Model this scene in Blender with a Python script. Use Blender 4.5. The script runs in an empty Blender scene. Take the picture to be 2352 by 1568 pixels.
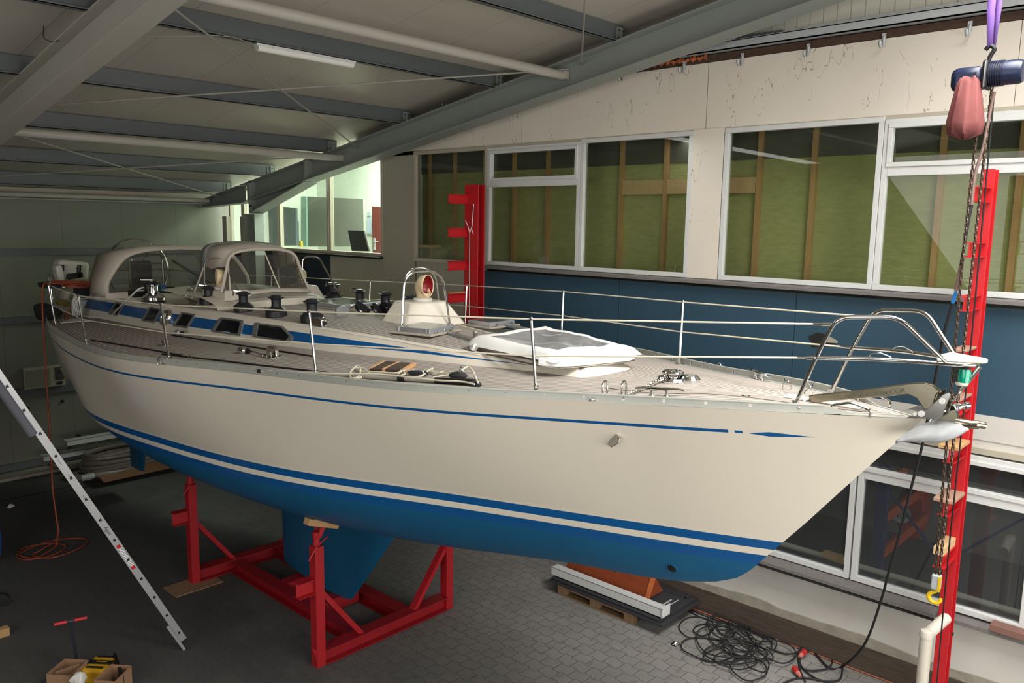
import bpy, math, random
from math import pi, sin, cos, radians, sqrt, hypot
from mathutils import Vector, Matrix
random.seed(7)
SC = bpy.context.scene
COL = SC.collection
V = Vector

# ------------------------------------------------------------------ camera
H = 4.85                                   # eye height above the shop floor
FPX = 1861.64                              # focal length in pixels of a 2352 px wide frame
YAW, PIT, ROL = radians(47.0248), radians(8.3043), radians(0.8941)
_f = V((sin(YAW)*cos(PIT), cos(YAW)*cos(PIT), -sin(PIT)))
_r0 = V((cos(YAW), -sin(YAW), 0)); _u0 = _r0.cross(_f)
_r = _r0*cos(ROL)+_u0*sin(ROL); _u = _u0*cos(ROL)-_r0*sin(ROL)
cd = bpy.data.cameras.new('camera'); cam = bpy.data.objects.new('camera', cd); COL.objects.link(cam)
cd.sensor_width = 36; cd.lens = 36*FPX/2352; cd.clip_start = 0.05; cd.clip_end = 100
cam.matrix_world = Matrix(((_r.x, _u.x, -_f.x, 0), (_r.y, _u.y, -_f.y, 0), (_r.z, _u.z, -_f.z, H), (0, 0, 0, 1)))
SC.camera = cam

# ------------------------------------------------------------------ world, lights, exposure
w = bpy.data.worlds.new('world'); SC.world = w; w.use_nodes = True
w.node_tree.nodes['Background'].inputs[0].default_value = (0.75, 0.8, 0.85, 1)
w.node_tree.nodes['Background'].inputs[1].default_value = 0.05
SC.view_settings.view_transform = 'Standard'; SC.view_settings.look = 'None'
SC.view_settings.gamma = 1; SC.view_settings.use_curve_mapping = False
SC.view_settings.exposure = 0.0

def area(name, loc, target, sx, sy, power, color=(1, 1, 1), spread=180):
    l = bpy.data.lights.new(name, 'AREA'); l.shape = 'RECTANGLE'; l.size = sx; l.size_y = sy
    l.energy = power; l.color = color; l.spread = radians(spread)
    o = bpy.data.objects.new(name, l); COL.objects.link(o); o.location = loc
    o.rotation_euler = (V(target)-V(loc)).to_track_quat('-Z', 'Y').to_euler()
    return o
area('light_ridge_skylight', (5.7, 1.0, 7.75), (5.6, 2.8, 0), 3.6, 3.4, 480, (1.0, 0.99, 0.97), 125)
area('light_gate_daylight', (3.5, -4.6, 3.6), (4.5, 8, 4.4), 8.5, 5.0, 640, (1.0, 0.985, 0.95))
area('light_left_windows', (-5.85, 5.0, 4.3), (6, 6.2, 3.4), 13.0, 5.0, 560, (1.0, 0.99, 0.96))
area('light_back_room', (10.6, 13.2, 6.6), (10.9, 13.4, 0), 2.6, 3.2, 700, (0.95, 1.0, 0.95))
area('light_lower_room', (11.6, 1.4, 3.0), (11.6, 1.8, 0), 2.5, 4.0, 140, (1, 1, 1))
area('light_insulation_fill', (9.03, 5.6, 5.93), (9.1, 5.6, 0), 0.25, 9.0, 34, (1, 1, 0.96))  # added fill lamp behind the glass, brightens the wool

# ------------------------------------------------------------------ placing helpers: a line of sight met with a plane of the hall
def ray(px, py): return _f+_r*((px-1176)/FPX)-_u*((py-784)/FPX)
EYE = V((0, 0, H))
def az(px, py, z=0.0): d = ray(px, py); return EYE+d*((z-H)/d.z)
def ax(px, py, x): d = ray(px, py); return EYE+d*(x/d.x)
def ay(px, py, y): d = ray(px, py); return EYE+d*(y/d.y)

# ------------------------------------------------------------------ material helpers
def lin(c):
    c = c/255.0
    return c/12.92 if c <= 0.04045 else ((c+0.055)/1.055)**2.4
def rgb(r, g, b): return (lin(r), lin(g), lin(b), 1)
class NT:
    def __init__(s, name):
        s.m = bpy.data.materials.new(name); s.m.use_nodes = True
        s.n = s.m.node_tree.nodes; s.l = s.m.node_tree.links
        s.p = s.n['Principled BSDF']; s.out = s.n['Material Output']
    def node(s, t, **k):
        x = s.n.new(t)
        for a, b in k.items(): setattr(x, a, b)
        return x
    def set(s, sock, v):
        if hasattr(v, 'links'): s.l.new(v, sock)
        else: sock.default_value = v
    def math(s, op, a, b=0.0, c=0.0):
        x = s.node('ShaderNodeMath', operation=op)
        s.set(x.inputs[0], a); s.set(x.inputs[1], b)
        if op in ('COMPARE', 'MULTIPLY_ADD'): s.set(x.inputs[2], c)
        return x.outputs[0]
    def mix(s, f, a, b, mode='MIX'):
        x = s.node('ShaderNodeMix', data_type='RGBA', blend_type=mode)
        s.set(x.inputs[0], f); s.set(x.inputs[6], a); s.set(x.inputs[7], b)
        return x.outputs[2]
    def obj(s): return s.node('ShaderNodeTexCoord').outputs['Object']
    def uv(s): return s.node('ShaderNodeTexCoord').outputs['UV']
    def sep(s, v):
        x = s.node('ShaderNodeSeparateXYZ'); s.l.new(v, x.inputs[0]); return x.outputs
    def comb(s, a, b, c=0.0):
        x = s.node('ShaderNodeCombineXYZ')
        for i, q in enumerate((a, b, c)): s.set(x.inputs[i], q)
        return x.outputs[0]
    def scale(s, v, sc):
        x = s.node('ShaderNodeMapping'); s.l.new(v, x.inputs[0]); x.inputs['Scale'].default_value = sc; return x.outputs[0]
    def noise(s, v, scale, detail=3, rough=0.55):
        x = s.node('ShaderNodeTexNoise'); s.l.new(v, x.inputs['Vector'])
        x.inputs['Scale'].default_value = scale; x.inputs['Detail'].default_value = detail; x.inputs['Roughness'].default_value = rough
        return x.outputs[0]
    def ramp(s, f, stops, interp='LINEAR'):
        x = s.node('ShaderNodeValToRGB'); s.l.new(f, x.inputs[0]); r = x.color_ramp; r.interpolation = interp
        while len(r.elements) < len(stops): r.elements.new(0.5)
        for e, (p, c) in zip(r.elements, stops): e.position = p; e.color = c
        return x.outputs[0]
    def band(s, v, lo, hi): return s.math('MULTIPLY', s.math('GREATER_THAN', v, lo), s.math('LESS_THAN', v, hi))
    def bump(s, h, st=0.3, d=0.01):
        x = s.node('ShaderNodeBump'); s.l.new(h, x.inputs['Height']); x.inputs['Strength'].default_value = st; x.inputs['Distance'].default_value = d
        s.l.new(x.outputs[0], s.p.inputs['Normal'])
    def fin(s, col, rough=0.5, metal=0.0, spec=None, coat=0.0):
        s.set(s.p.inputs['Base Color'], col); s.set(s.p.inputs['Roughness'], rough); s.set(s.p.inputs['Metallic'], metal)
        if spec is not None: s.p.inputs['Specular IOR Level'].default_value = spec
        if coat: s.p.inputs['Coat Weight'].default_value = coat; s.p.inputs['Coat Roughness'].default_value = 0.05
        return s.m
MATS = {}
def M(name, c, rough=0.5, metal=0.0, var=0.12, scale=6.0, spec=None, coat=0.0, bump=0.0, bs=60.0, stretch=(1, 1, 1)):
    """plain surface with a little procedural unevenness in colour"""
    if name in MATS: return MATS[name]
    t = NT(name); v = t.scale(t.obj(), stretch); n = t.noise(v, scale, 4)
    k = t.math('MULTIPLY_ADD', t.math('SUBTRACT', n, 0.5), 2*var, 1.0)
    x = t.node('ShaderNodeVectorMath', operation='SCALE'); x.inputs[0].default_value = rgb(*c)[:3]; t.l.new(k, x.inputs['Scale'])
    if bump: t.bump(t.noise(v, bs, 3), bump, 0.01)
    MATS[name] = t.fin(x.outputs[0], rough, metal, spec, coat); return MATS[name]
def glassmat(name, tint=(0.9, 0.95, 0.93), rough=0.0, refl=1.0, haze=0.0, hazec=(0.6, 0.6, 0.6)):
    t = NT(name); t.n.remove(t.p)
    tr = t.node('ShaderNodeBsdfTransparent'); tr.inputs[0].default_value = (*tint, 1)
    gl = t.node('ShaderNodeBsdfGlossy'); gl.inputs['Roughness'].default_value = rough
    fr = t.node('ShaderNodeLayerWeight'); fr.inputs[0].default_value = 0.5
    f = t.math('MULTIPLY', t.math('POWER', fr.outputs['Facing'], 3.0), 0.55*refl); f = t.math('ADD', f, 0.05*refl)
    mx = t.node('ShaderNodeMixShader'); t.l.new(f, mx.inputs[0]); t.l.new(tr.outputs[0], mx.inputs[1]); t.l.new(gl.outputs[0], mx.inputs[2])
    o = mx.outputs[0]
    if haze:
        df = t.node('ShaderNodeBsdfDiffuse'); df.inputs[0].default_value = (*hazec, 1)
        m2 = t.node('ShaderNodeMixShader'); m2.inputs[0].default_value = haze
        t.l.new(o, m2.inputs[1]); t.l.new(df.outputs[0], m2.inputs[2]); o = m2.outputs[0]
    t.l.new(o, t.out.inputs[0]); MATS[name] = t.m; return t.m

# ------------------------------------------------------------------ mesh builder
class B:
    def __init__(s): s.v = []; s.f = []; s.uv = None; s.mi = []
    def add(s, vs, fs):
        o = len(s.v); s.v += [V(p) for p in vs]; s.f += [tuple(i+o for i in f) for f in fs]; return s
    def box(s, x0, x1, y0, y1, z0, z1):
        return s.add([(x0, y0, z0), (x1, y0, z0), (x1, y1, z0), (x0, y1, z0), (x0, y0, z1), (x1, y0, z1), (x1, y1, z1), (x0, y1, z1)],
                     [(0, 3, 2, 1), (4, 5, 6, 7), (0, 1, 5, 4), (1, 2, 6, 5), (2, 3, 7, 6), (3, 0, 4, 7)])
    def cbox(s, c, dx, dy, dz, rot=None):
        c = V(c); q = rot or Matrix.Identity(3)
        vs = [c+q@V((a*dx/2, b*dy/2, e*dz/2)) for a, b, e in [(-1, -1, -1), (1, -1, -1), (1, 1, -1), (-1, 1, -1), (-1, -1, 1), (1, -1, 1), (1, 1, 1), (-1, 1, 1)]]
        return s.add(vs, [(0, 3, 2, 1), (4, 5, 6, 7), (0, 1, 5, 4), (1, 2, 6, 5), (2, 3, 7, 6), (3, 0, 4, 7)])
    def bar(s, p, q, wd, ht, up=(0, 0, 1)):
        p, q = V(p), V(q); d = (q-p).normalized(); a = d.cross(V(up))
        if a.length < 1e-4: a = d.cross(V((1, 0, 0)))
        a.normalize(); b = a.cross(d)
        return s.sweep([p, q], [(wd/2*i, ht/2*j) for i, j in ((-1, -1), (1, -1), (1, 1), (-1, 1))], a, b)
    def sweep(s, pts, prof, a, b):
        """fixed-frame extrusion of a 2D profile"""
        n = len(prof); vs = [V(p)+a*u+b*w_ for p in pts for u, w_ in prof]; fs = []
        for k in range(len(pts)-1):
            for i in range(n): j = (i+1) % n; fs.append((k*n+i, k*n+j, (k+1)*n+j, (k+1)*n+i))
        fs.append(tuple(reversed(range(n)))); fs.append(tuple(range((len(pts)-1)*n, len(pts)*n)))
        return s.add(vs, fs)
    def ibeam(s, p, q, wd, ht, tf=0.02, tw=0.015, up=(0, 0, 1)):
        p, q = V(p), V(q); d = (q-p).normalized(); a = d.cross(V(up)).normalized(); b = a.cross(d)
        W2, H2, t2 = wd/2, ht/2, tw/2
        prof = [(-W2, -H2), (W2, -H2), (W2, -H2+tf), (t2, -H2+tf), (t2, H2-tf), (W2, H2-tf), (W2, H2), (-W2, H2), (-W2, H2-tf), (-t2, H2-tf), (-t2, -H2+tf), (-W2, -H2+tf)]
        n = 12; vs = [x+a*u+b*w_ for x in (p, q) for u, w_ in prof]; fs = [(i, (i+1) % n, n+(i+1) % n, n+i) for i in range(n)]
        for o in (0, n): fs += [(o, o+1, o+2, o+11), (o+3, o+4, o+9, o+10), (o+5, o+6, o+7, o+8)]
        return s.add(vs, fs)
    def tube(s, pts, r, n=8, closed=False, cap=True, fillet=0.0):
        pts = [V(p) for p in pts]
        if fillet: pts = fil(pts, fillet)
        m = len(pts); T = []
        for i in range(m):
            a = pts[(i-1) % m] if (closed or i) else pts[i]; b = pts[(i+1) % m] if (closed or i < m-1) else pts[i]
            T.append((b-a).normalized() if (b-a).length > 1e-9 else V((0, 0, 1)))
        u = T[0].orthogonal().normalized(); vs = []
        for i in range(m):
            u = (u-T[i]*u.dot(T[i])); u = u.normalized() if u.length > 1e-6 else T[i].orthogonal().normalized()
            w_ = T[i].cross(u); rr = r[i] if isinstance(r, (list, tuple)) else r
            vs += [pts[i]+(u*cos(2*pi*k/n)+w_*sin(2*pi*k/n))*rr for k in range(n)]
        fs = []
        for i in range(m if closed else m-1):
            j = (i+1) % m
            for k in range(n): l = (k+1) % n; fs.append((i*n+k, i*n+l, j*n+l, j*n+k))
        if not closed and cap: fs.append(tuple(reversed(range(n)))); fs.append(tuple(range((m-1)*n, m*n)))
        return s.add(vs, fs)
    def lathe(s, c, prof, n=20, axis=(0, 0, 1), xdir=None):
        """prof: (radius, height) pairs along axis from c"""
        c = V(c); A = V(axis).normalized(); u = V(xdir).normalized() if xdir else A.orthogonal().normalized(); w_ = A.cross(u); vs = []
        for r_, h in prof: vs += [c+A*h+(u*cos(2*pi*k/n)+w_*sin(2*pi*k/n))*max(r_, 1e-4) for k in range(n)]
        fs = [(i*n+k, i*n+(k+1) % n, (i+1)*n+(k+1) % n, (i+1)*n+k) for i in range(len(prof)-1) for k in range(n)]
        fs.append(tuple(reversed(range(n)))); fs.append(tuple(range((len(prof)-1)*n, len(prof)*n)))
        return s.add(vs, fs)
    def prism(s, poly, ext):
        poly = [V(p) for p in poly]; e = V(ext); n = len(poly)
        return s.add(poly+[p+e for p in poly], [tuple(reversed(range(n))), tuple(range(n, 2*n))]+[(i, (i+1) % n, n+(i+1) % n, n+i) for i in range(n)])
    def grid(s, rows, uvs=None, closed=False):
        n = len(rows[0]); o = len(s.v); s.v += [V(p) for r_ in rows for p in r_]
        for i in range(len(rows)-1):
            for j in range(n if closed else n-1): k = (j+1) % n; s.f.append((o+i*n+j, o+i*n+k, o+(i+1)*n+k, o+(i+1)*n+j))
        if uvs is not None:
            if s.uv is None: s.uv = {}
            for i, r_ in enumerate(uvs):
                for j, q in enumerate(r_): s.uv[o+i*n+j] = q
        return s
    def build(s, name, mat, parent=None, smooth=35, bevel=0.0, local=False, solid=0.0, sub=0, tris=False):
        me = bpy.data.meshes.new(name); me.from_pydata([tuple(p) for p in s.v], [], s.f); me.validate(clean_customdata=False); me.update()
        if s.uv is not None:
            ul = me.uv_layers.new(name='UVMap')
            for lp in me.loops: ul.data[lp.index].uv = s.uv.get(lp.vertex_index, (0, 0))
        if smooth:
            for p in me.polygons: p.use_smooth = True
            me.set_sharp_from_angle(angle=radians(smooth))
        for mm in (mat if isinstance(mat, (list, tuple)) else [mat]): me.materials.append(mm)
        o = bpy.data.objects.new(name, me); COL.objects.link(o)
        if parent:
            o.parent = parent
            if not local: o.matrix_parent_inverse = world_of(parent).inverted()
        if solid: md = o.modifiers.new('s', 'SOLIDIFY'); md.thickness = solid; md.offset = 0
        if sub: md = o.modifiers.new('u', 'SUBSURF'); md.levels = sub; md.render_levels = sub
        if bevel: md = o.modifiers.new('b', 'BEVEL'); md.width = bevel; md.segments = 2; md.limit_method = 'ANGLE'; md.angle_limit = radians(40)
        return o
def world_of(o):
    m = Matrix.Translation(o.location) @ o.rotation_euler.to_matrix().to_4x4()
    return (world_of(o.parent) @ o.matrix_parent_inverse @ m) if o.parent else m
def fil(pts, r, k=5):
    out = [pts[0]]
    for i in range(1, len(pts)-1):
        a, b, c = pts[i-1], pts[i], pts[i+1]; d1, d2 = (a-b), (c-b); t = min(r, d1.length*0.45, d2.length*0.45)
        p, q = b+d1.normalized()*t, b+d2.normalized()*t
        for j in range(k+1): u = j/k; out.append(p*(1-u)**2+b*2*u*(1-u)+q*u*u)
    return out+[pts[-1]]
def spline(pts, n=8, closed=False):
    pts = [V(p) for p in pts]; m = len(pts); out = []
    for i in range(m if closed else m-1):
        g = lambda k: pts[k % m] if closed else pts[max(0, min(m-1, k))]
        a, b, c, d = g(i-1), g(i), g(i+1), g(i+2)
        for j in range(n):
            t = j/n; out.append(0.5*((2*b)+(c-a)*t+(2*a-5*b+4*c-d)*t*t+(3*b-a-3*c+d)*t**3))
    if not closed: out.append(pts[-1])
    return out
def tag(o, label=None, cat=None, group=None, kind=None):
    for k, v in (('label', label), ('category', cat), ('group', group), ('kind', kind)):
        if v: o[k] = v
    return o
def thing(name, label, cat, loc=(0, 0, 0), rz=0.0, group=None, kind=None):
    o = bpy.data.objects.new(name, None); COL.objects.link(o); o.empty_display_size = 0.2
    o.location = loc; o.rotation_euler = (0, 0, rz); return tag(o, label, cat, group, kind)
def dup(o, loc, rz=0.0, label=None, group=None):
    def cp(x, par):
        c = x.copy(); COL.objects.link(c)
        if par is not None: c.parent = par
        for ch in [y for y in list(bpy.data.objects) if y.parent == x]: cp(ch, c)
        return c
    r_ = cp(o, None); r_.location = loc; r_.rotation_euler = (0, 0, rz)
    if label: r_['label'] = label
    if group: r_['group'] = group
    return r_
def text(name, s, loc, right, up, size, mat, parent, depth=0.001):
    c = bpy.data.curves.new(name, 'FONT'); c.body = s; c.size = size; c.extrude = depth; c.align_x = 'CENTER'; c.align_y = 'CENTER'
    t = bpy.data.objects.new(name, c); COL.objects.link(t)
    me = bpy.data.meshes.new_from_object(t.evaluated_get(bpy.context.evaluated_depsgraph_get())); bpy.data.objects.remove(t)
    r_, u_ = V(right).normalized(), V(up).normalized(); u_ = (u_-r_*u_.dot(r_)).normalized(); n_ = r_.cross(u_)
    me.transform(Matrix(((r_.x, u_.x, n_.x, loc[0]), (r_.y, u_.y, n_.y, loc[1]), (r_.z, u_.z, n_.z, loc[2]), (0, 0, 0, 1))))
    me.materials.clear(); me.materials.append(mat)
    o = bpy.data.objects.new(name, me); COL.objects.link(o)
    if parent: o.parent = parent; o.matrix_parent_inverse = world_of(parent).inverted()
    return o
# ------------------------------------------------------------------ materials of the hall
def paver_mat():
    t = NT('concrete_paver'); P = t.obj(); x, y, z = t.sep(P)
    # interlocking pavers: long joints run along y with a jog twice per stone, straight cross joints
    sn = t.math('SINE', t.math('MULTIPLY', y, 2*pi/0.2)); jog = t.math('MAXIMUM', t.math('MINIMUM', t.math('MULTIPLY', sn, 5.0), 1.0), -1.0)
    u = t.math('DIVIDE', t.math('ADD', x, t.math('MULTIPLY', jog, 0.012)), 0.165)
    row = t.math('FLOOR', u); fu = t.math('FRACT', u)
    v = t.math('ADD', t.math('DIVIDE', y, 0.2), t.math('MULTIPLY', t.math('FLOORED_MODULO', row, 2.0), 0.5))
    fv = t.math('FRACT', v); col = t.math('FLOOR', v)
    eu = t.math('MULTIPLY', t.math('MINIMUM', fu, t.math('SUBTRACT', 1.0, fu)), 0.165)
    ev = t.math('MULTIPLY', t.math('MINIMUM', fv, t.math('SUBTRACT', 1.0, fv)), 0.2)
    j = t.math('MINIMUM', eu, ev)
    wn = t.node('ShaderNodeTexWhiteNoise', noise_dimensions='2D'); t.l.new(t.comb(row, col), wn.inputs['Vector'])
    n = t.noise(P, 1.1, 5); n2 = t.noise(P, 9.0, 4)
    base = t.mix(n, rgb(112, 110, 106), rgb(152, 149, 143)); base = t.mix(t.math('MULTIPLY', wn.outputs[0], 0.35), base, rgb(116, 114, 110))
    base = t.mix(t.math('MULTIPLY', t.math('GREATER_THAN', n2, 0.62), 0.35), base, rgb(84, 82, 80))
    # left floor darker: dirty stones plus the hull's shadow painted into the colour
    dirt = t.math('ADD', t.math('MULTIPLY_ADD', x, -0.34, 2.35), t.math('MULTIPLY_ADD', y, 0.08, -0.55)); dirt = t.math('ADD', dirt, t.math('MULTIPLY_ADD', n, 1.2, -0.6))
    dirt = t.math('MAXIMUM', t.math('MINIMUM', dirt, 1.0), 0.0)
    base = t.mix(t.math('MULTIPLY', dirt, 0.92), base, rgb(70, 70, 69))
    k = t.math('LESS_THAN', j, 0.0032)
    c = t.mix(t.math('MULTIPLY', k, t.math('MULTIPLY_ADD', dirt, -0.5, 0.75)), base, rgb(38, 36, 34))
    t.bump(t.math('MINIMUM', j, 0.006), 0.6, 0.6)
    MATS['paver'] = t.fin(c, 0.82); return t.m
paver_mat()
def cobweb_wall(name, c, dirty):
    t = NT(name); P = t.obj(); n = t.noise(P, 0.8, 5); n2 = t.noise(P, 3.1, 5, 0.7)
    w_ = t.node('ShaderNodeTexNoise'); t.l.new(t.scale(P, (1, 1, 0.35)), w_.inputs['Vector']); w_.inputs['Scale'].default_value = 1.7; w_.inputs['Detail'].default_value = 6
    line = t.math('LESS_THAN', t.math('ABSOLUTE', t.math('SUBTRACT', w_.outputs[0], 0.5)), 0.0016)
    spot = t.math('MULTIPLY', line, t.math('GREATER_THAN', n2, 0.53))
    k = t.math('MULTIPLY_ADD', t.math('SUBTRACT', n, 0.5), 0.22, 1.0)
    x = t.node('ShaderNodeVectorMath', operation='SCALE'); x.inputs[0].default_value = rgb(*c)[:3]; t.l.new(k, x.inputs['Scale'])
    sp = t.noise(P, 38.0, 2); dots = t.math('MULTIPLY', t.math('GREATER_THAN', sp, 0.745), 1.0)
    m = t.math('MAXIMUM', spot, dots); MATS[name] = t.fin(t.mix(t.math('MULTIPLY', m, dirty), x.outputs[0], rgb(70, 62, 52)), 0.75); return t.m
cobweb_wall('plaster_cream', (219, 210, 196), 0.55)
cobweb_wall('panel_grey', (160, 155, 140), 0.45)
M('low_wall', (200, 196, 188), 0.7, var=0.12, scale=2.2, bump=0.15, bs=14)
M('concrete_rough', (150, 143, 130), 0.9, var=0.3, scale=8, bump=0.8, bs=18)
M('dark_plinth', (74, 62, 52), 0.8, var=0.45, scale=7, bump=0.8, bs=16, stretch=(1, 0.5, 2.5))
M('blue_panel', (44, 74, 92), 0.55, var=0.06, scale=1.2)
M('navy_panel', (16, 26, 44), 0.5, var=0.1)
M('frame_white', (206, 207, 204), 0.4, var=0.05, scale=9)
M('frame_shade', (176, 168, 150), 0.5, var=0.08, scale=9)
M('sill_lead', (118, 113, 110), 0.55, metal=0.1, var=0.25, scale=14, bump=0.2, bs=30)
M('steel_paint', (136, 142, 136), 0.5, var=0.06, scale=3)
M('purlin_paint', (92, 97, 98), 0.42, var=0.08, scale=3)
M('rod_paint', (150, 146, 136), 0.5)
M('tube_paint', (172, 168, 158), 0.38, var=0.05)
M('galvanised', (190, 194, 196), 0.4, metal=0.25, var=0.18, scale=14)
M('rust', (70, 50, 38), 0.85, var=0.5, scale=12, bump=0.6, bs=30)
M('soot', (30, 28, 26), 0.9, var=0.4, scale=8)
M('white_paint', (226, 224, 218), 0.45, var=0.05)
M('black', (18, 18, 20), 0.45, var=0.2)
M('rubber', (26, 26, 28), 0.7)
M('timber', (188, 148, 100), 0.7, var=0.25, scale=5, stretch=(1, 4, 0.6))
M('timber_pale', (206, 172, 126), 0.7, var=0.2, scale=5, stretch=(1, 4, 0.6))
def panelmat(name, c, pitch, axis, vy=0.02, groove=0.55, rough=0.55, stain=0.0):
    t = NT(name); P = t.obj(); s_ = t.sep(P); a = s_[axis]
    f = t.math('FRACT', t.math('DIVIDE', a, pitch)); g = t.math('LESS_THAN', f, vy)
    n = t.noise(t.scale(P, (1, 1, 1)), 0.6, 4); k = t.math('MULTIPLY_ADD', t.math('SUBTRACT', n, 0.5), 0.16, 1.0)
    x = t.node('ShaderNodeVectorMath', operation='SCALE'); x.inputs[0].default_value = rgb(*c)[:3]; t.l.new(k, x.inputs['Scale'])
    MATS[name] = t.fin(t.mix(t.math('MULTIPLY', g, groove), x.outputs[0], rgb(40, 40, 38)), rough); return t.m
panelmat('roof_panel', (186, 180, 168), 1.0, 0, 0.008, 0.5, 0.35)
panelmat('back_panel', (116, 117, 104), 1.11, 0, 0.009, 0.45, 0.5)
panelmat('cladding', (214, 211, 196), 0.145, 1, 0.07, 0.45, 0.5)
def wool():
    t = NT('mineral_wool'); P = t.obj(); a = t.noise(t.scale(P, (1, 1, 3.0)), 6, 6, 0.7); b = t.noise(P, 0.9, 3)
    c = t.mix(a, rgb(146, 146, 92), rgb(204, 200, 140)); c = t.mix(t.math('MULTIPLY', b, 0.4), c, rgb(150, 154, 100))
    t.bump(a, 0.7, 0.02); MATS['wool'] = t.fin(c, 0.95); return t.m
wool()
glassmat('glass', (0.84, 0.87, 0.83), 0.0, 0.6)
glassmat('glass_old', (0.8, 0.83, 0.82), 0.0, 0.9, 0.03, (0.5, 0.5, 0.5))

# ------------------------------------------------------------------ the hall: floor, walls, roof
WX, BY, A0, SL = 8.8, 17.0, 7.689, 0.168         # right wall, back wall, rafter underside at y=0 and its fall
def zb(y): return A0-SL*y                         # underside of rafters
def zt_(y): return zb(y)+0.36                     # top of rafters = underside of purlins
def zc(y): return zb(y)+0.585                     # ceiling
def st(o): o['kind'] = 'structure'; return o
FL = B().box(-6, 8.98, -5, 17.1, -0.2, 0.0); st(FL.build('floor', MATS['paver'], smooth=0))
b = B().add([(-6, -5, zc(-5)), (9.1, -5, zc(-5)), (9.1, 17.2, zc(17.2)), (-6, 17.2, zc(17.2)), (-6, -5, zc(-5)+0.1), (9.1, -5, zc(-5)+0.1), (9.1, 17.2, zc(17.2)+0.1), (-6, 17.2, zc(17.2)+0.1)],
            [(0, 3, 2, 1), (4, 5, 6, 7), (0, 1, 5, 4), (1, 2, 6, 5), (2, 3, 7, 6), (3, 0, 4, 7)])
st(b.build('ceiling', MATS['roof_panel'], smooth=0))
st(B().box(-6, 9.1, BY, BY+0.15, 0.0, 5.5).build('wall_back', MATS['back_panel'], smooth=0))
st(B().box(-6.15, -6, -5, 17.1, 0, 9.3).build('wall_left', MATS['back_panel'], smooth=0))
st(B().box(-6, 9.1, -5.15, -5, 0, 9.3).build('wall_front', MATS['plaster_cream'], smooth=0))
# right wall: low wall, panels, fascia (each a storey-high strip of the same gable wall)
wr = thing('wall_right', None, None, (WX, 6, 0), kind='structure')
def wp(name, m, y0, y1, z0, z1, x0=WX, x1=WX+0.12, bev=0.0): return B().box(x0, x1, y0, y1, z0, z1).build(name, MATS[m], wr, smooth=0, bevel=bev)
wp('dark_plinth', 'dark_plinth', -5, 16.9, 0.0, 0.30, WX-0.03, WX+0.14)
b = B(); ys = [-5+0.16*i for i in range(0, 138)]
rr = random.Random(3); zz = [0.30+0.10+0.012*sin(y*5)+rr.uniform(-0.015, 0.015) for y in ys]
b.grid([[(WX-0.012, y, 0.30) for y in ys], [(WX-0.012, y, z_) for y, z_ in zip(ys, zz)], [(WX+0.02, y, z_+0.01) for y, z_ in zip(ys, zz)]])
b.build('rough_render', MATS['concrete_rough'], wr, smooth=0)
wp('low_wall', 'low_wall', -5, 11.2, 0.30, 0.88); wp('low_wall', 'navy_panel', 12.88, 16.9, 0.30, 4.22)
wp('strip', 'low_wall', -5, 11.2, 2.82, 3.07); wp('strip', 'frame_shade', -5, 11.2, 2.68, 2.74, WX-0.02)
wp('strip', 'low_wall', -5, 11.2, 2.74, 2.82, WX+0.01)
for y0, y1 in ((-5, 1.15), (1.155, 3.85), (3.857, 6.27), (6.277, 8.86)): wp('blue_panel', 'blue_panel', y0, y1, 3.07, 4.12)
for y0, y1 in ((8.86, 10.40), (11.27, 12.87)): wp('grey_panel', 'panel_grey', y0, y1, 3.07, 4.22)
wp('mineral_backing', 'soot', -5, 16.9, 2.3, 4.2, WX+0.3, WX+0.34)
for y0, y1 in ((-5, 1.9), (1.906, 5.09), (5.10, 8.06), (8.067, 9.05), (9.058, 10.95), (10.957, 12.0)): wp('fascia_panel', 'plaster_cream', y0, y1, 5.99, 6.75 if y1 < 9.5 else min(6.75, zc(y1)), WX-0.015)
wp('fascia_backing', 'soot', -5, 12, 5.99, 6.9, WX+0.125, WX+0.14)
wp('pillar', 'plaster_cream', 4.84, 5.25, 4.22, 5.99, WX-0.03); wp('pillar', 'panel_grey', 10.44, 11.26, 0.3, 5.99, WX-0.02)
# ragged fringe between fascia and roof: old rusty beam, foam, galvanised channel
wp('cladding', 'cladding', -5, 9.6, 6.9, 9.2, WX+0.03, WX+0.1)
o = B().box(WX-0.02, WX+0.11, -5, 9.4, 6.755, 6.835).build('rusty_beam', MATS['rust'], wr, smooth=0)
b = B(); n = 160
b.grid([[(WX-0.025, 6.7-1.6*i/n, 6.835+0.012*sin(i*1.3)+0.012*sin(i*0.37)) for i in range(n)], [(WX-0.045, 6.7-1.6*i/n, 6.815+0.008*sin(i*0.9)) for i in range(n)], [(WX-0.025, 6.7-1.6*i/n, 6.795+0.014*sin(i*0.7+1)+0.008*sin(i*2.1)) for i in range(n)]])
b.build('foam_strip', M('foam', (176, 96, 54), 0.95, var=0.5, scale=9, bump=0.5), wr)
# eaves filler at the far right
st(B().box(WX, WX+0.1, 9.0, 12.0, 6.0, 6.2).build('trim_1', MATS['plaster_cream'], smooth=0))

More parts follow.
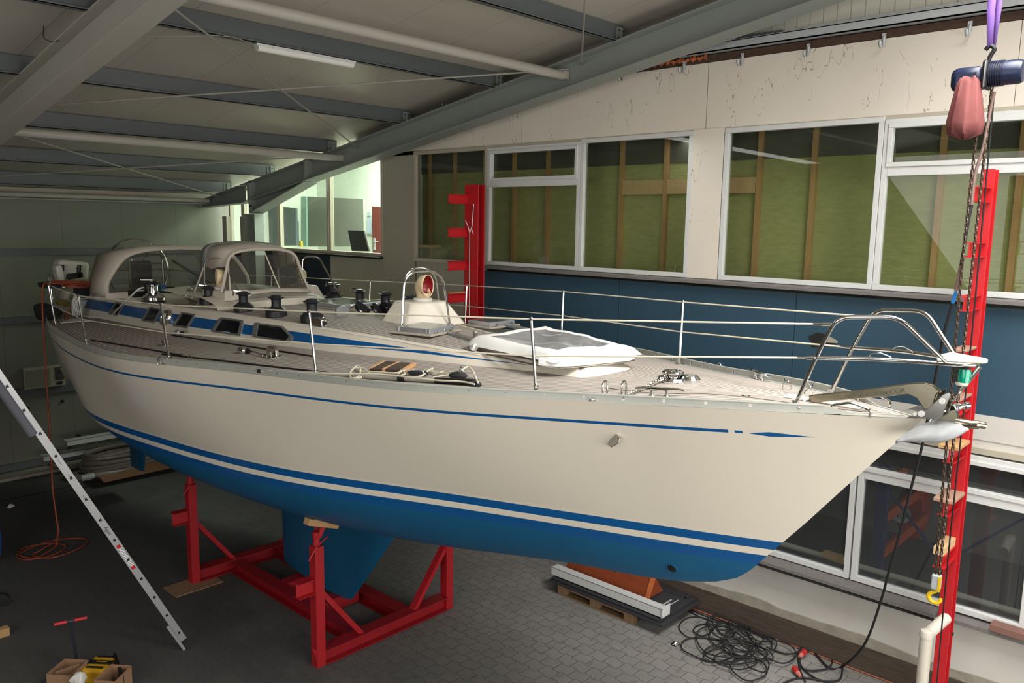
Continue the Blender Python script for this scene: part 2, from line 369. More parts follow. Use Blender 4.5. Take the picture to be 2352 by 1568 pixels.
# galvanised channel along the wall (two lengths)
g = B(); g.box(WX-0.10, WX+0.02, -4.8, 5.5, 6.85, 6.865); g.box(WX-0.10, WX-0.092, -4.8, 5.5, 6.85, 6.945); g.box(WX-0.10, WX+0.02, -4.8, 5.5, 6.935, 6.95)
tag(g.build('channel_rail', MATS['galvanised'], smooth=0), 'galvanised steel channel running above the cream fascia and rusty beam', 'rail')
g = B().box(WX-0.06, WX+0.03, 4.2, 5.45, 6.952, 6.985).build('flashing_strip', MATS['purlin_paint'], smooth=0)
tag(g, 'thin dull grey flashing strip lying on the galvanised channel against the ribbed cladding', 'flashing')
tag(B().box(WX-0.03, WX+0.03, -3.0, 3.95, 6.952, 6.99).build('flashing_strip', MATS['frame_white'], smooth=0), 'pale peeling flashing strip above the channel, toward the purple sling', 'flashing')
# pipe hooks
def hook():
    t = thing('pipe_hook', 'x', 'hook', (WX-0.03, 0, 6.74), group='galvanised pipe hooks under the rusty beam')
    B().box(-0.006, 0.0, -0.02, 0.02, -0.02, 0.06).build('plate', MATS['galvanised'], t, local=True, smooth=0)
    pts = [(-0.01, 0, 0.03), (-0.015, 0, -0.03), (-0.035, 0, -0.075), (-0.075, 0, -0.085), (-0.105, 0, -0.06), (-0.11, 0, -0.03)]
    s_ = spline(pts, 5); m = B(); m.grid([[(p.x, yy, p.z) for p in s_] for yy in (-0.014, 0.014)]); m.build('cradle', MATS['galvanised'], t, local=True, solid=0.005)
    return t
hk = hook(); hl = [(9.62, 'hook at the far left end of the fascia, seen above the sloping rafter'), (9.0, 'second hook, half hidden behind the sloping rafter, beside the foam'),
      (6.30, 'pipe hook just clearing the lower edge of the rafter over the middle windows'), (5.42, 'pipe hook nearest the free end of the galvanised channel'), (4.66, 'pipe hook just right of the fascia joint'), (3.89, 'pipe hook above the left half of the big window beside the pillar'), (3.11, 'pipe hook above the mullion between the two right windows'), (2.33, 'pipe hook just left of the purple sling')]
for i, (y, lb) in enumerate(hl):
    o = hk if i == 0 else dup(hk, (WX-0.03, y, 6.74)); o.location = (WX-0.03, y, 6.74 if y < 9 else 6.70); o['label'] = lb if 'pipe hook' in lb else 'galvanised '+lb

# ------------------------------------------------------------------ windows
wn_ = [0]
def window(y0, y1, z0, z1, vent=None, fr=0.055, fm='frame_white', gl='glass', sash=True, xo=0.0):
    wn_[0] += 1; t = thing('window_%d' % wn_[0], None, None, (WX, (y0+y1)/2, z0), kind='structure')
    f = B(); X0, X1 = WX-0.03+xo, WX+0.05+xo
    def ring(a, b_, c, d, w_, x0, x1):
        f.box(x0, x1, a, b_, c, c+w_); f.box(x0, x1, a, b_, d-w_, d); f.box(x0, x1, a, a+w_, c+w_, d-w_); f.box(x0, x1, b_-w_, b_, c+w_, d-w_)
    ring(y0, y1, z0, z1, fr, X0, X1)
    if vent:
        f.box(X0, X1, y0+fr, y1-fr, vent-0.045, vent+0.045)
        ring(y0+fr-0.01, y1-fr+0.01, vent+0.045, z1-fr+0.01, 0.045, X0-0.015, X1-0.02)
        B().box(WX+0.02+xo, WX+0.026+xo, y0+fr, y1-fr, vent+0.045, z1-fr).build('pane', MATS[gl], t, smooth=0)
    B().box(WX+0.02+xo, WX+0.026+xo, y0+fr, y1-fr, z0+fr, (vent-0.045) if vent else z1-fr).build('pane', MATS[gl], t, smooth=0)
    f.build('frame', MATS[fm], t, smooth=0, bevel=0.004)
    return t
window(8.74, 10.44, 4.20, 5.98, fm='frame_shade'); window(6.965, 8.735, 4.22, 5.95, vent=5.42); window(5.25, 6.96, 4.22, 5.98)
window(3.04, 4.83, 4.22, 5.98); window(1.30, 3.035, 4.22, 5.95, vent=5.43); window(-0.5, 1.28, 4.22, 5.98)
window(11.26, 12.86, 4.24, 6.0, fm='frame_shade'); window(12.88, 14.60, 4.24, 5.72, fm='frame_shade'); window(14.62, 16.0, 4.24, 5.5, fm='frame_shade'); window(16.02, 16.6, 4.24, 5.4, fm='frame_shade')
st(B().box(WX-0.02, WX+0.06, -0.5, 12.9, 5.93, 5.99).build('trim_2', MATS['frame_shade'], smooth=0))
# lower windows: (y0,y1) pairs, fixed light below, low fanlight above
for i, (y0, y1) in enumerate(((-2.0, -0.35), (-0.33, 1.33), (1.35, 3.02), (3.04, 4.7), (4.75, 6.4), (6.45, 8.1), (8.15, 9.8))):
    a, b_ = y0, y1
    window(a, b_, 1.02, 2.66, vent=2.23, fr=0.06, gl='glass_old')
# sills
def sill(name, y0, y1, z, dx, m='sill_lead'):
    s_ = B().add([(WX+0.01, y0, z), (WX-dx, y0, z-0.02), (WX-dx, y0, z-0.055), (WX+0.01, y0, z-0.055), (WX+0.01, y1, z), (WX-dx, y1, z-0.02), (WX-dx, y1, z-0.055), (WX+0.01, y1, z-0.055)],
                 [(0, 1, 5, 4), (1, 2, 6, 5), (2, 3, 7, 6), (0, 3, 2, 1), (4, 5, 6, 7), (0, 4, 7, 3)])
    st(s_.build(name, MATS[m], smooth=0))
sill('trim_3', -5, 8.86, 4.22, 0.12); sill('trim_4', 2.12, 11.0, 1.01, 0.20); sill('trim_5', -5, 2.0, 1.0, 0.14); sill('trim_6', 11.27, 16.9, 4.25, 0.1, 'soot')
b = B().box(WX-0.205, WX-0.15, 2.12, 11, 0.925, 0.945); st(b.build('trim_7', MATS['soot'], smooth=0))

# behind the upper windows: mineral wool between timber studs
t = thing('insulated_partition', 'green mineral wool partition with timber studs behind the upper windows', 'partition', (9.4, 5, 4.0))
B().box(9.36, 9.46, -5, 10.9, 3.6, 5.72).build('mineral_wool', MATS['wool'], t, smooth=0)
B().box(9.34, 9.47, -5, 10.9, 5.66, 6.3).build('upper_band', M('grey_band', (92, 90, 78), 0.8, var=0.15), t, smooth=0)  # dark grey band above the wool
for px, py in ((985, 480), (1043, 480), (1112, 480), (1178, 500), (1255, 500), (1424, 480), (1524, 500), (1738, 480), (1862, 480), (2150, 520), (2330, 520)):
    p = ax(px, py, 9.30); B().box(9.30, 9.355, p.y-0.03, p.y+0.03, 3.6, 6.3).build('stud', MATS['timber'], t, smooth=0)
B().box(9.31, 9.35, ax(1735, 415, 9.3).y, ax(1425, 420, 9.3).y, 5.26, 5.45).build('noggin', MATS['timber_pale'], t, smooth=0)
tag(B().box(8.86, 9.1, ax(998, 565, 8.95).y, ax(968, 565, 8.95).y, 4.43, 4.47).build('timber_offcut', MATS['timber_pale'], smooth=0), 'pale timber offcut on the ledge inside the leftmost dark window', 'wood')

# white bright room behind the far windows
rb = thing('wall_far_room', None, None, (12, 13, 0), kind='structure')
M('bright_plaster', (232, 240, 228), 0.8, var=0.05, scale=2)
B().box(12.0, 12.1, 10.95, 18.2, 2.6, 7.2).build('plaster', MATS['bright_plaster'], rb, smooth=0); B().box(8.95, 12.1, 18.1, 18.2, 2.6, 7.2).build('plaster', MATS['bright_plaster'], rb, smooth=0)
B().box(8.95, 12.1, 10.9, 10.95, 2.6, 7.2).build('plaster', MATS['bright_plaster'], rb, smooth=0); B().box(8.95, 12.1, 10.9, 18.2, 2.5, 2.6).build('plaster', MATS['frame_shade'], rb, smooth=0)
B().box(8.95, 12.1, 10.9, 18.2, 7.2, 7.3).build('plaster', MATS['bright_plaster'], rb, smooth=0)
def slab(name, q, x, m, lb, cat, d=0.05, parts=None):
    pts = [ax(a, c, x) for a, c in q]; return tag(B().prism(pts, (d, 0, 0)).build(name, MATS[m], smooth=0), lb, cat)
M('grey_glassboard', (128, 132, 120), 0.4); M('teal_board', (78, 92, 96), 0.4); M('door_brown', (112, 54, 46), 0.5, var=0.3, scale=16); M('mint', (150, 186, 172), 0.3)
slab('partition_board', [(703, 451), (834, 457), (836, 566), (703, 566)], 11.2, 'grey_glassboard', 'large grey partition board in the bright room behind the far windows', 'board')
slab('glass_screen', [(691, 451), (702, 451), (704, 566), (691, 566)], 11.15, 'mint', 'narrow mint glass screen edge left of the big grey board', 'screen')
slab('cabinet', [(600, 470), (679, 478), (680, 564), (600, 564)], 10.6, 'teal_board', 'dark teal cabinet seen through the third far window', 'cabinet')
slab('filing_cabinet', [(678, 507), (682, 507), (683, 564), (678, 564)], 10.7, 'teal_board', 'slim grey cabinet edge beside the dark teal cabinet', 'cabinet')
slab('yellow_bin', [(684, 553), (691, 553), (692, 566), (684, 566)], 10.9, 'black', 'small yellow bin standing between cabinet and grey board', 'bin').data.materials[0] = M('yellow', (214, 196, 40), 0.5)
t = slab('inner_door', [(854, 474), (890, 476), (890, 582), (856, 582)], 11.9, 'door_brown', 'speckled brown door with metal handle in the bright room', 'door')
c = ax(860, 558, 11.9); h = B(); h.box(c.x-0.02, c.x, c.y-0.045, c.y+0.02, c.z-0.16, c.z+0.12); h.bar(c+V((-0.04, 0, 0.04)), c+V((-0.04, -0.19, 0.04)), 0.02, 0.02); h.build('handle', MATS['galvanised'], t)
t = slab('monitor', [(799, 529), (835, 530), (847, 577), (808, 576)], 9.6, 'black', 'dark flat monitor back leaning at the far right pane of the bright room', 'monitor', 0.03)
slab('paper_notice', [(843, 487), (850, 487), (850, 495), (843, 495)], 11.95, 'white_paint', 'white paper notice with blue print pinned left of the brown door', 'paper', 0.005).data.materials[0] = M('paper_blue', (190, 205, 225), 0.8)
slab('paper_notice', [(842, 502), (853, 502), (854, 538), (842, 536)], 11.95, 'white_paint', 'larger pale sheet pinned below the notice beside the brown door', 'paper', 0.005).data.materials[0] = MATS['paper_blue']

# dark store room behind the lower windows
sr = thing('wall_store_room', None, None, (13.5, 2, 0), kind='structure')
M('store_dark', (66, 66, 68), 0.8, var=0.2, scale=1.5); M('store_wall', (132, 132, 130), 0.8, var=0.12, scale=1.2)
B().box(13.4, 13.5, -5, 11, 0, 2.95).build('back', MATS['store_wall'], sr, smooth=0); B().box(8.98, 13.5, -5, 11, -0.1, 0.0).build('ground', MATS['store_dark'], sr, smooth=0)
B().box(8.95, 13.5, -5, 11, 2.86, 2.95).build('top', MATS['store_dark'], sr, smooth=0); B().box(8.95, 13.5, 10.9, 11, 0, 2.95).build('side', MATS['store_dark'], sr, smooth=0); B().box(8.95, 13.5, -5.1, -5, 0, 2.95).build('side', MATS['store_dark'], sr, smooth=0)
M('rack_blue', (26, 48, 104), 0.45); M('rack_orange', (196, 84, 44), 0.5); M('boat_red', (176, 46, 44), 0.4)
t = thing('pallet_rack', 'blue pallet rack with orange shelf beams behind the lower window', 'rack', (10.2, ax(2020, 1200, 10.2).y, 0))
pu = ax(2022, 1200, 10.2); B().box(10.15, 10.27, pu.y-0.06, pu.y+0.06, 0, 2.8).build('upright', MATS['rack_blue'], t, smooth=0)
pu2 = ax(2330, 1300, 10.2); B().box(10.15, 10.27, pu2.y-0.9, pu2.y-0.78, 0, 2.8).build('upright', MATS['rack_blue'], t, smooth=0)
for (a, c) in (((2028, 1268), (2128, 1176)), ((2030, 1190), (2130, 1104)), ((2024, 1120), (2110, 1040))):
    p, q = ax(a[0], a[1], 10.25), ax(c[0], c[1], 12.0); q.z = p.z; B().bar(p, q, 0.05, 0.13).build('shelf_beam', MATS['rack_orange'], t, smooth=0)
B().bar(ax(2036, 1120, 10.4), ax(2150, 1270, 10.5), 0.03, 0.03).build('brace', MATS['rack_blue'], t, smooth=0); B().bar(ax(2150, 1300, 10.5), ax(2352, 1190, 10.5), 0.03, 0.03).build('brace', MATS['rack_blue'], t, smooth=0)
t = thing('stored_dinghy', 'red boat hull stored behind the blue rack, with a white round number 15', 'boat', ax(2095, 1200, 12.3))
q = [(2050, 1160), (2080, 1135), (2118, 1128), (2126, 1150), (2128, 1190), (2122, 1222), (2108, 1240), (2086, 1243), (2082, 1225), (2060, 1212)]
B().prism([ax(a, c, 12.2) for a, c in q], (0.6, 0.1, 0)).build('hull', MATS['boat_red'], t, smooth=0, bevel=0.05)
c = ax(2070, 1180, 12.16); B().lathe(c, [(0.0, 0), (0.135, 0), (0.135, 0.012), (0, 0.012)], 24, axis=(-1, 0, 0)).build('number_disc', MATS['white_paint'], t, smooth=0)
text('number', '15', c+V((-0.016, 0, -0.01)), (0, -1, 0), (0, 0, 1), 0.17, MATS['black'], t)
slab('floor_grate', [(2035, 1320), (2068, 1325), (2052, 1345), (2015, 1335)], 9.6, 'store_wall', 'light grey board lying inside the lower window beside the sill', 'board', 0.02)
tag(B().prism([ax(a, c, 9.15) for a, c in ((1888, 1268), (1935, 1283), (1935, 1297), (1886, 1278))], (0.12, 0, 0)).build('timber_offcut', MATS['timber'], smooth=0), 'tan timber block lying inside the lower window near the bow', 'wood')
b = B().tube([(9.3, -3, 0.98), (9.3, 9, 0.98)], 0.035, 10); tag(b.build('radiator_pipe', MATS['tube_paint']), 'pale pipe running low behind the lower windows', 'pipe')
# ------------------------------------------------------------------ steel roof frame
def rafter(name, x, wd, y0, y1, lb, m='steel_paint'):
    t = thing(name, lb, 'beam', (x, 15.2, 4.6))
    b = B(); hh = 0.36; tf = 0.016
    def strip(z0, z1, w_): b.add([(x-w_/2, y0, zb(y0)+z0), (x+w_/2, y0, zb(y0)+z0), (x+w_/2, y1, zb(y1)+z0), (x-w_/2, y1, zb(y1)+z0), (x-w_/2, y0, zb(y0)+z1), (x+w_/2, y0, zb(y0)+z1), (x+w_/2, y1, zb(y1)+z1), (x-w_/2, y1, zb(y1)+z1)],
                 [(0, 3, 2, 1), (4, 5, 6, 7), (0, 1, 5, 4), (1, 2, 6, 5), (2, 3, 7, 6), (3, 0, 4, 7)])
    strip(0, tf, wd); strip(hh-tf, hh, wd); strip(tf, hh-tf, 0.012)
    b.build('beam', MATS[m], t, smooth=0)
    return t
t = rafter('roof_rafter', 8.36, 0.30, -5, 15.05, 'long sloping grey steel rafter along the gable wall, haunched over the far windows')
# haunch and column
x = 8.36; hz = lambda y: 5.05+(zb(12.85)-5.05)*(14.7-y)/(14.7-12.85)
hp = [(14.72, 4.97), (12.85, zb(12.85)), (14.72, zb(14.72))]
B().prism([(x-0.006, a, c) for a, c in hp], (0.012, 0, 0)).build('haunch_plate', MATS['steel_paint'], t, smooth=0)
B().bar((x, 14.72, 4.97), (x, 12.82, zb(12.85)-0.01), 0.30, 0.02).build('haunch_flange', MATS['steel_paint'], t, smooth=0)
B().box(x-0.15, x+0.15, 14.72, 14.745, 4.95, zb(14.7)+0.37).build('end_plate', MATS['steel_paint'], t, smooth=0)
for yy, z_ in ((14.66, 5.1), (14.66, 5.56)): B().lathe((x-0.15, yy, z_), [(0.02, 0), (0.02, 0.02)], 6, axis=(-1, 0, 0)).build('bolt', MATS['soot'], t, smooth=0)
B().box(x-0.15, x+0.15, 12.75, 12.79, zb(12.75)-0.01, zb(12.75)+0.36).build('stiffener', MATS['steel_paint'], t, smooth=0)
t = thing('steel_column', 'grey steel column standing under the rafter end in the far corner', 'column', (8.36, 14.9, 0))
B().box(x-0.10, x+0.10, 14.63, 14.65, 0, 4.93).box(x-0.10, x+0.10, 15.0, 15.02, 0, 4.93).box(x-0.008, x+0.008, 14.65, 15.0, 0, 4.93).build('post', MATS['steel_paint'], t, smooth=0)
B().box(x-0.10, x+0.10, 14.63, 15.02, 4.93, 4.945).build('cap_plate', MATS['steel_paint'], t, smooth=0)
b = B(); ya, yb = 15.11, 16.95; b.box(x-0.15, x+0.15, 15.09, 15.11, 0, 0.01)
b = B(); b.add([(x-0.15, ya, zb(ya)+0.344), (x+0.15, ya, zb(ya)+0.344), (x+0.15, yb, zb(yb)+0.344), (x-0.15, yb, zb(yb)+0.344), (x-0.15, ya, zb(ya)+0.36), (x+0.15, ya, zb(ya)+0.36), (x+0.15, yb, zb(yb)+0.36), (x-0.15, yb, zb(yb)+0.36)], [(0, 3, 2, 1), (4, 5, 6, 7), (0, 1, 5, 4), (1, 2, 6, 5), (2, 3, 7, 6), (3, 0, 4, 7)])
b.prism([(x-0.006, ya, zb(ya)+0.02), (x-0.006, yb, zb(yb)+0.24), (x-0.006, yb, zb(yb)+0.35), (x-0.006, ya, zb(ya)+0.35)], (0.012, 0, 0)); b.bar((x, ya, zb(ya)+0.02), (x, yb, zb(yb)+0.24), 0.24, 0.014)
tag(b.build('eaves_bracket', MATS['steel_paint'], smooth=0), 'short tapered steel bracket from the corner column to the back wall under the eaves', 'beam')
for y_, lb in ((15.55, 'pale vertical post nearest the grey corner column'), (16.3, 'pale vertical post in the back corner, farther from the column')): tag(B().box(8.50, 8.62, y_-0.09, y_+0.09, 0, 4.9).build('corner_post', MATS['frame_shade'], smooth=0, bevel=0.01), lb, 'post')
t = rafter('roof_rafter', 3.08, 0.24, -5, 16.9, 'broad pale rafter crossing the top left corner of the ceiling', 'tube_paint')
# purlins: z-sections on the rafters
M('bolt', (60, 62, 62), 0.5)
PY = [2.05, 4.08, 6.10, 8.12, 10.14, 12.16, 14.2, 15.9]
nm = ['purlin out of sight above the eye', 'nearest visible grey roof purlin at the top edge', 'grey purlin ending on the rafter beneath the top edge of the picture', 'grey purlin carrying the fluorescent lamp', 'grey purlin crossing below the lamp, fourth from the back wall', 'grey purlin just behind the lower round tie tube', 'grey purlin second from the back wall', 'grey purlin over the back wall panels']
for y, lb in zip(PY[1:], nm[1:]):
    z0 = zt_(y); t = thing('roof_purlin', lb, 'beam', (5.5, y, z0), group='grey roof purlins')
    b = B(); h_ = 0.215; b.box(-6, 8.48, y-0.006, y+0.006, z0, z0+h_); b.box(-6, 8.48, y-0.075, y, z0, z0+0.008); b.box(-6, 8.48, y, y+0.075, z0+h_-0.008, z0+h_); b.box(-6, 8.48, y-0.075, y-0.068, z0, z0+0.022)
    b.build('z_section', MATS['purlin_paint'], t, smooth=0)
    c = B(); c.box(8.30, 8.44, y-0.02, y-0.012, zt_(y)-0.01, z0+0.19); c.box(8.36, 8.372, y-0.05, y-0.012, zt_(y)-0.01, z0+0.19); c.build('cleat', MATS['steel_paint'], t, smooth=0)
    for a, d in ((8.33, 0.05), (8.33, 0.15), (8.41, 0.05), (8.41, 0.15)): B().lathe((a, y-0.02, z0+d), [(0.012, 0), (0.012, 0.012)], 6, axis=(0, -1, 0)).build('bolt', MATS['bolt'], t, smooth=0)
t = thing('gutter_profile', 'folded grey eaves profile running along the top of the back wall', 'trim', (4, 16.9, 5.2))
B().box(-6, 8.6, 16.84, 16.99, 5.22, 5.36).build('upper_fold', MATS['frame_shade'], t, smooth=0); B().box(-6, 8.6, 16.72, 16.99, 5.14, 5.17).build('lower_fold', MATS['steel_paint'], t, smooth=0)
tag(B().tube([(-6, 16.55, 5.22), (8.3, 16.55, 5.22)], 0.045, 12).build('tie_tube', MATS['tube_paint']), 'thin pale tube under the eaves directly before the back wall', 'tube')
for y, px, lb in ((6.9, (1325, 150), 'upper round tie tube running from the top of the picture to the rafter'), (11.83, (810, 345), 'lower round tie tube crossing the left half of the ceiling')):
    p = ay(px[0], px[1], y); t = thing('tie_tube', lb, 'tube', (5.5, y, p.z)); z_ = zt_(y)-0.16
    z_ = zb(y)+0.2; B().tube([(3.1, y, z_), (8.3, y, z_)], 0.057, 16).build('tube', MATS['tube_paint'], t); B().box(8.26, 8.345, y-0.06, y+0.06, z_-0.05, z_+0.05).build('end_lug', MATS['tube_paint'], t, smooth=0)
    if y < 8: B().tube([(-2.0, y, z_), (3.06, y, z_)], 0.057, 16).build('tube', MATS['tube_paint'], t)
    else: B().tube([(-2.0, y, z_), (3.06, y, z_)], 0.057, 16).build('tube', MATS['tube_paint'], t)
# wind bracing rods
def zz_(y): return zb(y)+0.29
for a, c, lb in (((3.12, 11.15), (8.34, 6.85), 'bracing rod rising from the left rafter to the upper tie tube end'), ((3.12, 7.2), (8.34, 11.35), 'bracing rod falling from the top edge to the lower tie tube end'),
                 ((3.12, 12.0), (8.34, 16.0), 'bracing rod falling toward the far corner column'), ((3.12, 15.6), (8.34, 11.9), 'bracing rod rising along the back ceiling bay'),
                 ((3.12, 2.4), (8.34, 6.65), 'short visible bracing rod dropping to the rafter at the top centre')):
    tag(B().tube([(a[0], a[1], zz_(a[1])), (c[0], c[1], zz_(c[1])-0.02)], 0.011, 8).build('brace_rod', MATS['rod_paint']), lb, 'rod')
tag(B().ibeam((8.66, 12.0, zb(12.0)+0.42), (8.66, -4, zb(-4)+0.42), 0.08, 0.14, 0.008, 0.008).build('verge_profile', MATS['steel_paint'], smooth=0), 'grey steel profile following the roof slope between rafter and gable wall', 'beam')
# fluorescent lamp
t = thing('fluorescent_lamp', 'unlit fluorescent tube lamp with clear cover hung below a purlin', 'lamp', (5.2, 8.1, 6.6))
y = 8.06; z0 = zt_(8.12)-0.045
B().box(4.62, 5.88, y-0.045, y+0.045, z0+0.012, z0+0.04).build('housing', MATS['frame_white'], t, smooth=0, bevel=0.006)
B().tube([(4.64, y, z0), (5.86, y, z0)], 0.038, 12).build('cover', MATS['white_paint'], t)
for a in (4.8, 5.05, 5.3, 5.55, 5.75): B().box(a-0.008, a+0.008, y-0.05, y+0.05, z0+0.01, z0+0.022).build('clip', MATS['galvanised'], t, smooth=0)
B().tube(spline([(4.62, y, z0+0.02), (4.3, y-0.02, z0+0.05), (3.9, y+0.1, z0+0.0), (3.5, y+0.3, z0-0.03), (3.15, y+0.55, z0+0.02)], 6), 0.004, 5).build('cord', MATS['rod_paint'], t)
tag(B().tube(spline([ax(78, 8, 2.95), ax(92, 30, 2.95), ax(100, 60, 2.96), ax(100, 85, 2.96), ax(118, 96, 2.96), ax(136, 93, 2.97)], 6), 0.004, 5).build('loose_cable', MATS['soot']), 'thin loose cable hanging on the web of the top left rafter', 'cable')

# ------------------------------------------------------------------ back wall fixtures
def rail(z, lb, h_=0.13, x1=8.7):
    t = tag(B().box(-6, x1, BY-0.07, BY-0.005, z-h_, z).build('wall_rail', MATS['purlin_paint'], smooth=0, bevel=0.004), lb, 'rail')
rail(4.24, 'uppermost grey horizontal rail on the back wall'); rail(2.98, 'middle grey rail on the back wall behind the stern'); rail(1.62, 'grey rail on the back wall just below the air conditioner', 0.16); rail(0.21, 'lowest grey rail at the foot of the back wall', 0.13)
tag(B().box(-6, 8.7, 16.55, 17.0, 0, 0.06).build('floor_kerb', MATS['concrete_rough'], smooth=0, bevel=0.01), 'low rough kerb at the foot of the back wall', 'kerb')
tag(B().box(-6, 8.7, 15.45, 15.49, -0.003, 0.003).build('drain_slot', MATS['soot'], smooth=0), 'dark narrow drain slot across the floor before the back wall', 'drain')
t = thing('air_conditioner', 'beige window air conditioner with slatted vent set in the back wall', 'air conditioner', (4.95, BY, 1.63))
p0, p1 = ay(55, 895, BY-0.1), ay(144, 838, BY-0.1); x0, x1 = p0.x, p1.x+0.02; z0, z1 = p0.z, p0.z+0.40
M('ac_beige', (172, 168, 146), 0.5, var=0.04)
B().box(x0, x1, BY-0.14, BY, z0, z1).build('housing', MATS['ac_beige'], t, bevel=0.012, smooth=0)
M('ac_grille', (140, 138, 120), 0.7, scale=90, var=0.25)
B().box(x0+0.03, x0+0.45, BY-0.15, BY-0.14, z0+0.04, z1-0.04).build('filter_grille', MATS['ac_grille'], t, smooth=0)
b = B(); [b.box(x1-0.18, x1-0.02, BY-0.155, BY-0.14, z1-0.05-i*0.028, z1-0.037-i*0.028) for i in range(9)]; b.build('vent_slats', MATS['black'], t, smooth=0)
B().box(x1-0.16, x1-0.06, BY-0.15, BY-0.14, z0+0.03, z0+0.09).build('control_panel', MATS['black'], t, smooth=0)
# brackets with white profiles and the big hose
for i, (q, lb) in enumerate((((150, 1012, 330, 998), 'upper white profile resting on wall brackets above the hose coil'), ((96, 1047, 215, 1036), 'lower white profile sticking out left of the hose coil'), ((168, 1087, 400, 1053), 'white board lying on the floor beneath the hose coil'))):
    y = (16.2, 16.3, 15.9)[i]; a, c = ay(q[0], q[1], y), ay(q[2], q[3], y); z_ = a.z if i < 2 else 0.1
    t = thing('white_profile', lb, 'profile', (a.x, y, z_)); b = B(); b.box(a.x, c.x+1.2, y-0.09, y+0.0, z_-0.10, z_-0.09).box(a.x, c.x+1.2, y-0.09, y-0.08, z_-0.10, z_).box(a.x, c.x+1.2, y-0.09, y+0.12, z_-0.005, z_); b.build('profile', MATS['frame_white'], t, smooth=0)
    if i < 2: [B().box(xx-0.02, xx+0.02, y-0.02, BY, z_-0.15, z_-0.10).build('bracket', MATS['purlin_paint'], t, smooth=0) for xx in (a.x+0.5, a.x+1.7)]
M('hose_grey', (112, 104, 96), 0.35, var=0.15, coat=0.2)
t = thing('suction_hose', 'thick grey spiral hose coiled on the floor behind the stern, metal coupling at its end', 'hose', (6.3, 15.9, 0.2))
c = ay(250, 1052, 15.9); pts = []
for i in range(120):
    a = i/120*2*pi*5; r_ = 0.72-0.012*i/12; pts.append((c.x+0.25+r_*1.15*cos(a), 15.75+0.5*r_*sin(a), 0.12+0.072*(i/24.0)+0.015*sin(a*1.7)))
B().tube(pts, 0.048, 10).build('coil', MATS['hose_grey'], t)
e = ay(170, 1068, 15.2); pe = ay(198, 1068, 15.2); B().tube([pts[0], (pe.x+0.6, 15.2, 0.16), (pe.x+0.2, 15.2, 0.2), (e.x, 15.2, 0.2)], 0.05, 10, fillet=0.2).build('hose_end', MATS['hose_grey'], t)
B().lathe((e.x+0.1, 15.2, 0.2), [(0.06, 0), (0.06, 0.12), (0.07, 0.12), (0.07, 0.15), (0.055, 0.15), (0.055, 0.22)], 16, axis=(1, 0, 0)).build('coupling', MATS['galvanised'], t)
tag(B().prism([ay(208, 1085, 15.5), ay(400, 1048, 15.5), ay(400, 1055, 15.5), ay(215, 1094, 15.5)], (0, -0.5, 0)).build('plywood_sheet', M('ply', (134, 98, 66), 0.7), smooth=0), 'brown plywood sheet edge under the hose coil', 'board')
for q, lb in (((64, 938), 'left small round bolt head on the back wall'), ((143, 921), 'right small round bolt head on the back wall')):
    p = ay(q[0], q[1], BY-0.02); tag(B().lathe(p, [(0.03, 0), (0.03, 0.02), (0.012, 0.03)], 12, axis=(0, -1, 0)).build('wall_bolt', MATS['soot']), lb, 'bolt')

# ------------------------------------------------------------------ red steel racks on the right wall
M('red_steel', (188, 26, 34), 0.42, var=0.10, scale=5); M('red_frame', (150, 22, 32), 0.5, var=0.18, scale=4)
def rack(y0, y1, lb, arms, x0=8.22, x1=8.36):
    t = thing('cantilever_rack', lb, 'rack', (x0+0.1, (y0+y1)/2, 0)); ym = (y0+y1)/2
    b = B(); b.box(x0, x0+0.014, y0, y1, 0, 5.388); b.box(x1-0.014, x1, y0, y1, 0, 5.388); b.box(x0+0.014, x1-0.014, ym+0.05, ym+0.06, 0, 5.37)
    b.build('column', MATS['red_steel'], t, smooth=0, bevel=0.003)
    for z in arms:
        B().ibeam((x0, y1-0.05, z), (x0-0.36, y1-0.05, z), 0.10, 0.13, 0.008, 0.008).build('arm', MATS['red_steel'], t, smooth=0)
    return t
zr_arm = [ax(1050, py, 8.0).z for py in (457, 534, 610, 684)]
rack(8.36, 8.64, 'tall red rack column against the wall behind the mast deck, with four short arms', zr_arm)
pr = [(2240, 447), (2238, 574), (2228, 696), (2222, 822), (2210, 932), (2188, 1040), (2175, 1160), (2162, 1278)]
za = [ax(px, py, 8.0).z for px, py in pr]
t = rack(1.872, 1.985, 'tall red rack column at the right behind the hoist chain, with eight short arms', za)
B().lathe(ax(2187, 1455, 8.36)+V((0, 0, 0)), [(0.018, 0), (0.018, 0.01)], 12, axis=(0, -1, 0)).build('bolt_hole', MATS['soot'], t, smooth=0)
# planks on the arms
def plank(px, w_=0.12, th=0.035, m='timber', lb='', cat='plank', x=7.86, dy=0.0):
    p = ax(px[0], px[1], x); y = 2.03+dy
    return tag(B().box(7.84, 8.21, y-w_/2, y+w_/2, p.z, p.z+th).build('plank', MATS[m], smooth=0, bevel=0.003), lb, cat)
M('plank_grey', (168, 132, 112), 0.75, var=0.2, scale=6)
for k, (i, m, lb) in enumerate(((3, 'plank_grey', 'greyish plank on the rack arm just behind the bow light'), (4, 'plank_grey', 'plank on the rack arm behind the anchor shank'), (5, 'timber', 'wide plank on the first rack arm below the anchor'), (6, 'plank_grey', 'plank on the second rack arm below the anchor'), (7, 'timber_pale', 'pale square timber on the lowest rack arm'))):
    z_ = za[i]+0.066; wd = (0.12, 0.12, 0.17, 0.17, 0.09)[k]; th = (0.02, 0.02, 0.03, 0.03, 0.075)[k]
    tag(B().box(7.84, 8.215, 1.94-wd/2, 1.94+wd/2, z_, z_+th).build('plank', MATS[m], smooth=0, bevel=0.003), lb, 'plank')
